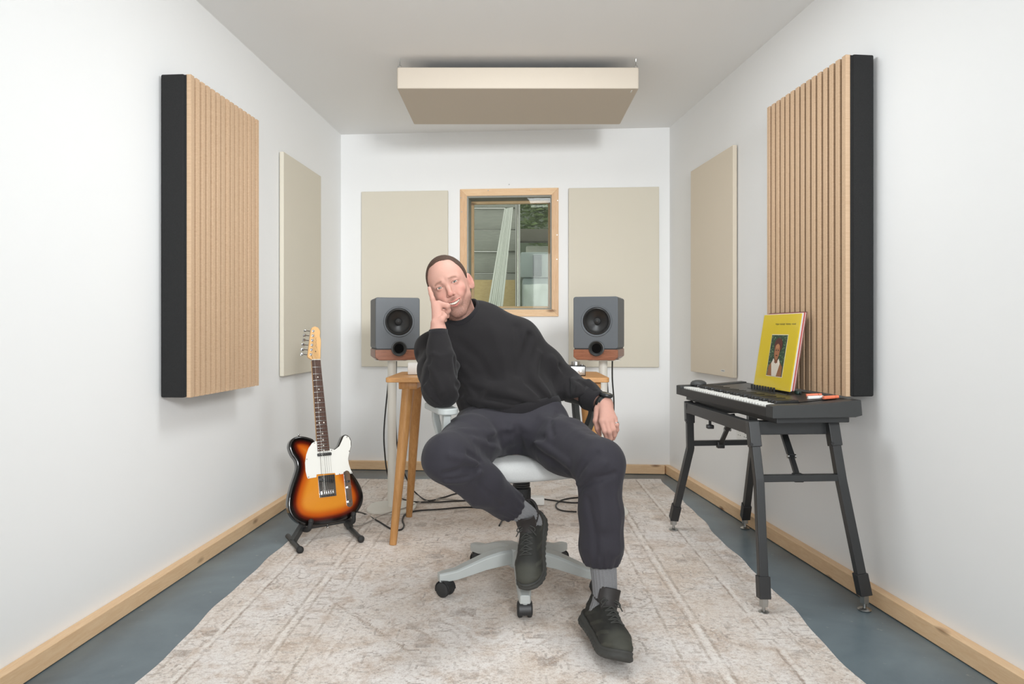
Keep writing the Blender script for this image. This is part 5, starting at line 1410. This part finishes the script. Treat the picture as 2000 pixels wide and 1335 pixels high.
# ---- meshes
skinL = L3(226, 184, 168)
def skin_colors(V):
    q = toh(V); x, y, z = q.T; ax = np.abs(x)
    c = np.tile(L3(192, 147, 132), (len(V), 1))
    inh = sstep(-.20, -.16, z) * (np.abs(x) < .1) * (y > -.13) * (y < .15)
    def blob(cx, cy, cz, r): return np.exp(-(((ax - cx) ** 2 + (y - cy) ** 2 + (z - cz) ** 2) / r ** 2))
    c = mixc(c, L3(190, 112, 100), .32 * blob(.042, -.070, -.036, .026) * inh)
    c = mixc(c, L3(188, 108, 96), .36 * blob(0, -.106, -.036, .016) * inh)
    c = mixc(c, L3(176, 96, 86), .50 * blob(.082, .008, -.010, .022) * inh)
    c = mixc(c, L3(202, 160, 144), .45 * blob(0, -.085, .055, .04) * inh)
    # stubble on jaw, chin and lip
    nz = .72 + .42 * (np.random.default_rng(4).random(len(V)) - .35)
    jaw = sstep(-.050, -.074, z + .25 * np.clip(ax - .045, 0, 1) - .30 * np.clip(ax - .048, 0, 1)) * sstep(.035, .015, y) * sstep(-.150, -.122, z)
    lip_area = np.exp(-((x / .024) ** 2 + ((z + .0555) / .0065) ** 2)) * (y < -.08)
    st = np.clip(np.maximum(jaw * .70, lip_area * .75) * nz, 0, 1) * inh
    cheekfree = np.exp(-(((ax - .032) ** 2) / .016 ** 2 + (z + .052) ** 2 / .018 ** 2)); st = st * (1 - .85 * cheekfree)
    c = mixc(c, L3(88, 62, 50), st)
    # lips
    mz = z - mouth_z(x); tt = np.clip(1 - (x / .026) ** 2, 0, 1); lips = ((mz < .0085 * tt + .002) & (mz > -.0120 * tt - .002) & (ax < .0275) & (y < -.076)).astype(float) * inh
    c = mixc(c, L3(184, 112, 102), .75 * lips)
    inm = ((np.abs(mz + .0012) < .0056 * np.sqrt(tt)) & (y > -.0895) & (y < -.06) & (ax < .025)).astype(float); c = mixc(c, L3(96, 40, 38), inm * .9)
    # eyebrows and eye rims
    bz = .0185 - .35 * np.clip(ax - .034, 0, 1) + .10 * np.clip(.034 - ax, 0, 1) * 0
    brow = np.exp(-((z - bz) / .0036) ** 2) * sstep(.010, .016, ax) * sstep(.050, .042, ax) * (y < -.05) * inh
    c = mixc(c, L3(104, 74, 58), .78 * brow * (.8 + .2 * vnoise(V, 700, 1.0)))
    rim = np.exp(-((np.sqrt(((ax - EX) / .0135) ** 2 + ((z - .0005) / .0055) ** 2) - 1) / .22) ** 2) * (y < -.06) * (z > -.002) * inh
    c = mixc(c, L3(104, 66, 56), .65 * rim)
    return c
def clip_open(V, Q, p, n_):
    """keep the side where n points to; leaves an open edge"""
    s = (V - A3(p)) @ A3(n_); keep = (s[Q] > 0).all(1); Q = Q[keep]
    used = np.unique(Q); mp = np.full(len(V), -1); mp[used] = np.arange(len(used))
    return V[used], mp[Q]
parts_b = []
allj = A3([shL, shR, elL, wrL, elR, wrR, hipL, hipR, knL, anL, knR, anR, waist, nk_top])
cutN, nN = A3(nkB) + nk_dir * .012, nk_dir
cutR, nR_ = A3(elR.lerp(wrR, .80)), n3(A3(wrR) - A3(elR)); cutL, nL_ = A3(elL.lerp(wrL, .72)), n3(A3(wrL) - A3(elL))
def all_coarse(Pt):
    d = smin(inner_fn(Pt), headneck_fn(Pt), .01)
    return smin(smin(d, cap(Pt, elR, wrR, .034, .0235), .01), cap(Pt, elL, wrL, .028, .0258), .01)
V, Q = surf(all_coarse, allj.min(0) - .12, allj.max(0) + .14, .0085)
for p, n_ in ((cutN, nN), (cutR, nR_), (cutL, nL_)):
    s = (V - p) @ n_; far = ((V - p) ** 2).sum(1) < .35 ** 2
    if p is cutN: far &= V[:, 2] > .95; far &= ((V - H03) ** 2).sum(1) < .26 ** 2
    else: far &= ((V - p) ** 2).sum(1) < .20 ** 2
    bad = (s > -.008) & far
    keep = ~bad[Q].any(1); Q = Q[keep]; used = np.unique(Q); mp = np.full(len(V), -1); mp[used] = np.arange(len(used)); V, Q = V[used], mp[Q]
parts_b.append((V, Q))
V, Q = surf(headneck_fn, H03 - .175, H03 + .165, .0021); V, Q = clip_open(V, Q, cutN, nN); parts_b.append((V, Q))
for fn, W_, fs, tb, p, n_ in ((handR_fn, wrR, fR, thR, cutR, nR_), (handL_fn, wrL, fL, thL, cutL, nL_)):
    pts = A3([q for f in fs for q in f] + tb + [W_, Vector(p)])
    V, Q = surf(fn, pts.min(0) - .04, pts.max(0) + .04, .0019); V, Q = clip_open(V, Q, p, n_); parts_b.append((V, Q))
off = 0; Vs, Qs = [], []
for V, Q in parts_b: Vs.append(V); Qs.append(Q + off); off += len(V)
V = np.concatenate(Vs); Q = np.concatenate(Qs)
me = npmesh('person', V - PO3, Q, skin_colors(V))
# join the open edges of neck and wrists so that the body is one surface
bm = bmesh.new(); bm.from_mesh(me)
be = [e for e in bm.edges if len(e.link_faces) == 1]
def near(e, p, r): return (Vector((e.verts[0].co + e.verts[1].co) / 2) + PO - Vector(p)).length < r
for p, r in ((cutN, .10), (cutR, .06), (cutL, .06)):
    es = [e for e in be if e.is_valid and near(e, p, r)]
    try: bmesh.ops.bridge_loops(bm, edges=es)
    except Exception as ex: print('bridge', ex)
bmesh.ops.recalc_face_normals(bm, faces=bm.faces)
bm.to_mesh(me); bm.free()
MAT['skin'] = vcol('skin', .6, bump=.10, bscale=900, sss=.10, spec=.25)
person = link('person', me, MAT['skin']); person.location = PO; ORG['person'] = PO
tag(person, 'smiling man in black sweatshirt and dark joggers slouched in office chair, cheek on hand', 'person')

def cloth(name, col, bump, rough=.9, sheen=.25, sc=900):
    return plain(name, col, rough, spec=.2, var=.10, scale=260, bump=bump, bscale=sc, sheen=sheen)
MAT['sweat'] = cloth('black_sweatshirt', C(34, 32, 33), .25, .9, .06); MAT['rib'] = cloth('black_rib_knit', C(33, 31, 33), .4, .9, .06)
MAT['jog'] = cloth('charcoal_joggers', C(48, 46, 52), .12, .75, .06)
V, Q = surf(shirt_fn, (-.46, 2.2, .58), (.42, 2.92, 1.12), .0058); shirt = link('sweatshirt', npmesh('sweatshirt', V - PO3, Q), MAT['sweat'], person)
V, Q = surf(pants_fn, (-.34, 2.02, .12), (.42, 2.86, .76), .0058); pants = link('joggers', npmesh('joggers', V - PO3, Q), MAT['jog'], person)
def ribbed_band(name, fnr, n_th, rows, parent, mat):
    """closed band from rows of rings; fnr(theta, s) -> point"""
    m = MB(); rings = []
    for s_ in rows: rings.append([m.bm.verts.new(fnr(2 * math.pi * k / n_th, s_, k)) for k in range(n_th)])
    for a, b in zip(rings, rings[1:] + rings[:1]):
        for k in range(n_th): m.bm.faces.new((a[k], a[(k + 1) % n_th], b[(k + 1) % n_th], b[k]))
    return m.build(name, mat, parent, angle=180)
def basis(ax):
    ax = Vector(ax).normalized(); u = ax.cross(Vector((0, 1, .1))).normalized(); return u, ax.cross(u), ax
# collar follows the sweatshirt around the neck
u, v, a = basis(nk_dir)
def onshirt(th):
    o = A3(nkB); d = A3(u * math.cos(th) + v * math.sin(th)); best = None
    r = .0665; s = np.linspace(-.06, .10, 81); pts = o + d * r + s[:, None] * A3(a)
    f = shirt_fn(pts); k = np.where(f < 0)[0]
    return Vector(o + d * r + A3(a) * (s[k[-1]] if len(k) else 0.0)), Vector(d)
CN = 96; cr = [onshirt(2 * math.pi * k / CN) for k in range(CN)]
hs_ = np.array([(c[0] - nkB).dot(a) for c in cr]); ker = np.exp(-np.linspace(-2, 2, 17) ** 2); ker /= ker.sum()
hs2 = np.convolve(np.concatenate([hs_[-8:], hs_, hs_[:8]]), ker, 'valid')
def collar(th, s_, k):
    r, h = s_
    return nkB + Vector(cr[k][1]) * (r + (.0007 if k % 2 else 0)) + a * (float(hs2[k]) + h)
ribbed_band('collar', collar, CN, [(.0625, -.012), (.0625, .006), (.0650, .0105), (.0695, .0085), (.0730, .001), (.0745, -.008), (.070, -.014)], shirt, MAT['rib'])
def cuff(name, c0, c1, r0, r1, par, mat, n_=72, th=.003, rib=.0008):
    c0, c1 = Vector(c0), Vector(c1); u, v, a = basis(c1 - c0); L_ = (c1 - c0).length
    rows = [(0, r0 - th), (0, r0), (.3, r0 * .75 + r1 * .25), (.75, r1 * .9 + r0 * .1), (1, r1), (1, r1 - th), (.5, r0 * .5 + r1 * .5 - th)]
    return ribbed_band(name, lambda t, s_, k: c0 + a * (L_ * s_[0]) + (u * math.cos(t) + v * math.sin(t)) * (s_[1] + (rib if k % 2 else 0)), n_, rows, par, mat)
cuff('cuff', elR.lerp(wrR, .62), elR.lerp(wrR, 1.02), .0385, .0320, shirt, MAT['rib']); cuff('cuff', elL.lerp(wrL, .64), elL.lerp(wrL, .925), .0485, .0375, shirt, MAT['rib'])
# hem band
hu = n3(np.cross(hem_n, (0, 1, 0))); hv = np.cross(hem_n, hu)
HN = 150; hc = A3(P(1000, 806, 2.62)); hc = hc - hem_n * ((hc - hem_p) @ hem_n)
def hem_r(th, h):
    d = hu * math.cos(th) + hv * math.sin(th); s = np.linspace(.05, .235, 220); q_ = hc + hem_n * h + s[:, None] * d; f = smin(torso_fn(q_, .020), ell(q_, A3(P(990, 782, 2.585)), (.172, .090, .080)), .05); k = np.where(f < 0)[0]; return s[k[-1]] if len(k) else .15
hr = np.array([hem_r(2 * math.pi * k / HN, .022) for k in range(HN)]); k2 = np.exp(-np.linspace(-2, 2, 25) ** 2); k2 /= k2.sum(); hr = np.convolve(np.concatenate([hr[-12:], hr, hr[:12]]), k2, 'valid')
def hemf(th, s_, k): return Vector(hc + hem_n * s_[1] + (hu * math.cos(th) + hv * math.sin(th)) * (hr[k] + s_[0] + (.0007 if k % 2 else 0)))
ribbed_band('hem_band', hemf, HN, [(-.008, -.020), (-.001, -.021), (.003, -.012), (.0035, .010), (.001, .024), (-.008, .02)], shirt, MAT['rib'])

# ---- hair: short, receding
def hair_fn(Pt):
    q = toh(Pt); x, y, z = q.T; ax = np.abs(x)
    sk = ell(q, (0, .016, .030), (.0765, .0955, .084)); sk = smin(sk, ell(q, (0, -.030, .020), (.064, .056, .062)), .03)
    d = sk - .0042 - .0003 * vnoise(Pt, 300, 1.0)
    line = y - (-.052 + .014 * sstep(.018, .050, ax) - .25 * np.clip(.085 - z, 0, 1) + .55 * np.clip(.062 - z, 0, 1) + .12 * np.clip(.03 - z, 0, .06))
    low = z + .014 - .55 * np.clip(y - .015, -.03, .03) + .9 * np.clip(y - .035, 0, .08)
    line = line + .0009 * vnoise(Pt, 330, 5.0)
    region = np.minimum(line, low)
    return smax(d, -region * .8, .006)
V, Q = surf(hair_fn, H03 - .16, H03 + .17, .0026); hn = vnoise(V, 330, 2.0)
hcol = mixc(np.tile(L3(84, 63, 50), (len(V), 1)), L3(58, 43, 36), .5 + .5 * hn)
link('hair', npmesh('hair', V - PO3, Q, hcol), vcol('short_brown_hair', .75, bump=.6, bscale=520, spec=.25), person)
# ---- eyes, teeth
t = NT('eye_white_and_iris'); sp_ = t.n('ShaderNodeSeparateXYZ'); t.l(t.co(), sp_.inputs[0])
rr = t.math('SQRT', t.math('ADD', t.math('MULTIPLY', sp_.outputs[0], sp_.outputs[0]), t.math('MULTIPLY', sp_.outputs[2], sp_.outputs[2])))
c = t.mix(t.step(rr, .0062, .0057), C(212, 200, 192), C(74, 80, 70)); c = t.mix(t.step(rr, .0030, .0026), c, C(12, 12, 12)); t.bsdf(c, .08, 0, None, .6); eyem = t.m
for s_ in (-1, 1):
    m = MB(); m.sphere((0, 0, 0), .0121, u=28, v=20); em = m.mesh('eye'); o = link('eye', em, eyem, person)
    c = fromh((s_ * EX, EYY + .0005, 0)); o.location = c - PO; look = (Vector((0, 0, HC)) - c).normalized()
    R = Matrix((look.cross(Vector((0, 0, 1))).normalized(), -look, Vector((0, 0, 1)))).transposed(); R = orient(-look); R = Matrix((R.col[0], -look, (R.col[0].cross(-look)))).transposed(); o.rotation_euler = R.to_euler()
tm = plain('tooth', C(214, 204, 188), .3, var=.02); teeth = MB()
for k in range(8):
    x = (k - 3.5) * .0062; z = mouth_z(x) + .0004; y = -.0862 + .08 * abs(x) + 3.0 * x * x
    R = Rh @ Matrix.Rotation(-.11 * (k - 3.5), 3, 'Z')
    teeth.box(fromh((x, y, z)), (.00605, .004, .0086 - .0004 * abs(k - 3.5)), R, bev=.0008)
tag(teeth.build('teeth', tm, person), kind='stuff')

# ---- socks and shoes
t = NT('grey_rib_sock'); t.bsdf(t.mix(t.noise(t.co(), 420, 2), C(104, 104, 106), C(132, 132, 134)), .9, 0, None, .2, 0, .2); MAT['sock'] = t.m
def sock(a_, b_, c_, r0, r1):
    pts = catmull([Vector(a_), Vector(b_), Vector(c_)], 10); m = MB(); rings = []; NS = 88
    for i, p in enumerate(pts):
        tt = i / (len(pts) - 1); d = (pts[min(i + 1, len(pts) - 1)] - pts[max(i - 1, 0)]); u, v, a = basis(d); r = r0 + (r1 - r0) * tt + .0012 * math.sin(tt * 9)
        rings.append([m.bm.verts.new(p + (u * math.cos(2 * math.pi * k / NS) + v * math.sin(2 * math.pi * k / NS)) * (r + (.0011 if k % 4 < 2 else -.0007))) for k in range(NS)])
    for a, b in zip(rings[:-1], rings[1:]):
        for k in range(NS): m.bm.faces.new((a[k], a[(k + 1) % NS], b[(k + 1) % NS], b[k]))
    m.bm.faces.new(rings[0][::-1]); m.bm.faces.new(rings[-1])
    return m.build('sock', MAT['sock'], person, angle=180)
MAT['shoe'] = plain('black_shoe_mesh', C(50, 50, 47), .8, var=.22, scale=60, bump=.5, bscale=700, spec=.3)
MAT['shoe2'] = plain('scuffed_black_overlay', C(66, 66, 60), .6, var=.2, scale=40, bump=.15, bscale=300)
MAT['sole'] = plain('black_sole_rubber', C(60, 60, 57), .75, var=.18, scale=50, bump=.2, bscale=200)
MAT['lining'] = plain('shoe_lining', C(38, 34, 33), .6)
MAT['lace'] = plain('dark_lace', C(58, 58, 55), .8, var=.25, scale=500)
FOOT = smoothpoly([(0, .140), (.026, .130), (.037, .095), (.036, .04), (.038, -.02), (.047, -.075), (.046, -.105), (.034, -.138), (.012, -.155), (-.012, -.154), (-.034, -.135), (-.044, -.10), (-.044, -.065), (-.036, -.01), (-.034, .05), (-.035, .10), (-.025, .130)], 3)
FPI = [(x * .93, y * .965) for x, y in FOOT]
def toe_spring(y): return .022 * np.clip((-y - .085) / .07, 0, 1) ** 1.6 + .010 * np.clip((y - .10) / .04, 0, 1) ** 2
def sole_fn(q):
    x, y, z = q.T; z = z - toe_spring(y); d2 = polydist(x, y, FOOT)
    th = .030 + .006 * sstep(.0, .12, y)
    d2 = d2 - .0035 * np.exp(-((z - .010) / .009) ** 2) + .0022 * np.exp(-((z - .019) / .003) ** 2) - .0016 * np.sin(y * 330) * sstep(.014, .006, z)
    dz = np.abs(z - th / 2) - th / 2 + .0018 * (np.sin(y * 330) > 0) * (z < .006)
    a, b = d2 + .006, dz + .006
    return (np.minimum(np.maximum(a, b), 0) + np.sqrt(np.maximum(a, 0) ** 2 + np.maximum(b, 0) ** 2) - .006) * .85
def upper_fn(q):
    x, y, z = q.T; zs = z - toe_spring(y)
    d = ell(q, (.001, -.088, .043), (.043, .062, .034))
    d = smin(d, cap(q, (.001, -.070, .048), (0, .0, .066), .036, .036), .03)
    d = smin(d, cap(q, (0, .0, .055), (0, .085, .055), .036, .035), .03)
    d = smin(d, cap(q, (0, .045, .075), (0, .085, .098), .037, .031), .025)
    d = smin(d, cap(q, (0, .112, .07), (0, .118, .125), .018, .010), .016)
    # stay within the sole's footprint at the bottom
    d2 = polydist(x, y, FPI) - .004 + .22 * np.clip(z - .055, 0, 1)
    d = smax(d, d2, .012)
    d = smax(d, .012 - zs, .004)
    hole = cap(q, (0, .052, .100), (0, .046, .19), .031, .042)
    d = smax(d, -hole, .008)
    ov = np.exp(-((np.abs(polydist(x, y, FPI) + .012)) / .010) ** 2)
    d = d - .0016 * sstep(-.118, -.128, y) - .0014 * (np.sin((y + 1.6 * z) * 95) > .55) * (np.abs(x) > .026) * sstep(.10, .06, z)
    return d * .85
def shoe(heel, toe, upv, label=None, sidelace=1):
    o, R = shoe_frame(heel, toe, upv); Rn = np.array(R)
    def wv(V): return (V * SHS) @ Rn.T + A3(o) - PO3
    V, Q = surf(upper_fn, (-.06, -.17, 0), (.06, .15, .15), .0032); cl_ = mixc(np.tile(L3(46, 46, 43), (len(V), 1)), L3(74, 74, 66), sstep(-.085, -.115, V[:, 1]) * .8 + .5 * sstep(.03, .036, np.abs(V[:, 0])) * (np.sin((V[:, 1] + 1.6 * V[:, 2]) * 95) > .55))
    cl_ = mixc(cl_, L3(40, 38, 36), sstep(.100, .112, V[:, 2]))
    sh = link('shoe', npmesh('shoe', wv(V), Q, cl_), vcol('shoe_upper', .7, bump=.5, bscale=800, spec=.35), person)
    V, Q = surf(sole_fn, (-.06, -.17, -.01), (.06, .16, .07), .0034); link('sole', npmesh('sole', wv(V), Q), MAT['sole'], sh)
    def W3(p): return o + R @ (Vector(p) * SHS)
    # tongue
    m = MB(); N_ = 9; prev = None
    prof = [(-.030, .092), (-.012, .103), (.000, .118), (.005, .135), (.007, .152)]
    for (y_, z_) in prof:
        r = []
        for th in (0, .0065):
            for i in range(N_):
                a = (i / (N_ - 1) - .5) * 2.5; r.append(m.bm.verts.new(W3((.0345 * math.sin(a) * (1 if y_ > -.005 else .8), y_ + .006 + .024 * (1 - math.cos(a)) + (th * .8), z_ - .008 * (1 - math.cos(a)) + (th * .2)))))
        if prev:
            for b in (0, N_):
                for i in range(N_ - 1): m.bm.faces.new((prev[b + i], prev[b + i + 1], r[b + i + 1], r[b + i]))
            for i in (0, N_ - 1): m.bm.faces.new((prev[i], prev[i + N_], r[i + N_], r[i]))
        prev = r
    for i in range(N_ - 1): m.bm.faces.new((prev[i], prev[i + 1], prev[i + N_ + 1], prev[i + N_]))
    m.build('tongue', MAT['lining'], sh, bevel=.0015, angle=60)
    # eyelet strips and laces found on the upper's top
    def top(x_, y_):
        zz = np.linspace(.14, .02, 121); f = upper_fn(np.stack([np.full(121, x_), np.full(121, y_), zz], 1)); k = np.where(f < 0)[0]; return zz[k[0]] if len(k) else .05
    ys = [-.070, -.052, -.034, -.016, .002, .018]
    rows = [(Vector((-.021, y_, top(-.021, y_) + .0016)), Vector((.021, y_, top(.021, y_) + .0016))) for y_ in ys]
    m = MB()
    for i in range(len(rows)):
        l_, r_ = rows[i]; md = (l_ + r_) / 2; md.z = max(top(0, ys[i]), md.z) + .003
        m.tube([W3(l_), W3(md), W3(r_)], .0021, 6, 5)
        if i < len(rows) - 1:
            l2, r2 = rows[i + 1]
            for a, b in ((l_, r2), (r_, l2)):
                mm = (a + b) / 2; mm.z = max(top(mm.x, mm.y), mm.z) + .0045; m.tube([W3(a), W3(mm), W3(b)], .0021, 6, 5)
    k0 = Vector((0, .016, top(0, .012) + .010)); m.sphere(W3(k0), .0062, u=10, v=8)
    for s_ in (-1, 1):
        m.tube([W3(k0), W3(k0 + Vector((s_ * .016, -.004, .006))), W3(k0 + Vector((s_ * .030, -.010, -.002))), W3(k0 + Vector((s_ * .024, -.016, -.008))), W3(k0)], .0020, 6, 6)
        m.tube([W3(k0), W3(k0 + Vector((s_ * .018, -.014, .002))), W3(k0 + Vector((s_ * .034, -.028, -.014)))], .0019, 6, 6)
    m.build('laces', MAT['lace'], sh, angle=180)
    # collar lining
    m = MB(); pts = []
    for k in range(25):
        a = math.radians(-60 + 300 * k / 24); px, py = .031 * math.cos(a), .066 + .048 * math.sin(a)
        ky = (py - .02) / .1; pts.append(W3((px, py, .108 + .028 * max(0, ky) ** 2 - .004)))
    m.tube(pts, .0055, 8, 2); m.build('padded_collar', MAT['lining'], sh, angle=180)
    return W3
W3L = shoe(*SHL)
W3R = shoe(*SHR_)
sock(W3L((0, .055, .055)), W3L((0, .056, .115)), knL.lerp(anL, .60), .036, .041)
sock(W3R((0, .062, .055)), W3R((-.004, .060, .115)), knR.lerp(anR, .66), .036, .040)

# ---- watch and ring
wc = elL.lerp(wrL, .985); u, v, a = basis(wrL - elL)
watch = bpy.data.objects.new('watch', None); COL.objects.link(watch); watch.parent = person; ORG['watch'] = PO
WM = plain('watch_resin', C(34, 36, 36), .4)
cuff('watch_strap', wc - a * .012, wc + a * .012, .0320, .0310, watch, WM, 48, .0030, .0)
cuff('keeper', wc - a * .003, wc + a * .003, .0332, .0332, watch, WM, 36, .0020, .0)
fdir = Vector((.52, -.80, .30)); fdir = (fdir - a * fdir.dot(a)).normalized(); wf = wc + fdir * .0300
m = MB(); m.lathe([(0, 0), (.022, 0), (.024, .003), (.024, .009), (.0215, .0125), (.0180, .013), (.0165, .0118)], wf, fdir, 28); m.build('watch_case', WM, watch)
m = MB(); m.lathe([(.0168, .0116), (0, .0118)], wf, fdir, 28); m.build('watch_dial', plain('watch_dial', C(74, 66, 46), .12), watch)
m = MB(); sd = fdir.cross(a)
for q in (-.008, .008): m.cyl(wf + sd * .021 + a * q + fdir * .006, wf + sd * .025 + a * q + fdir * .006, .0022, seg=8)
m.build('watch_buttons', MAT['steel'], watch)
r0, r1 = fL[3][0].lerp(fL[3][1], .80), fL[3][0].lerp(fL[3][1], .95)
cuff('ring', r0, r1, .0096, .0094, person, MAT['steel'], 28, .0012, 0)
r0, r1 = fR[1][0].lerp(fR[1][1], -.12), fR[1][0].lerp(fR[1][1], .05)
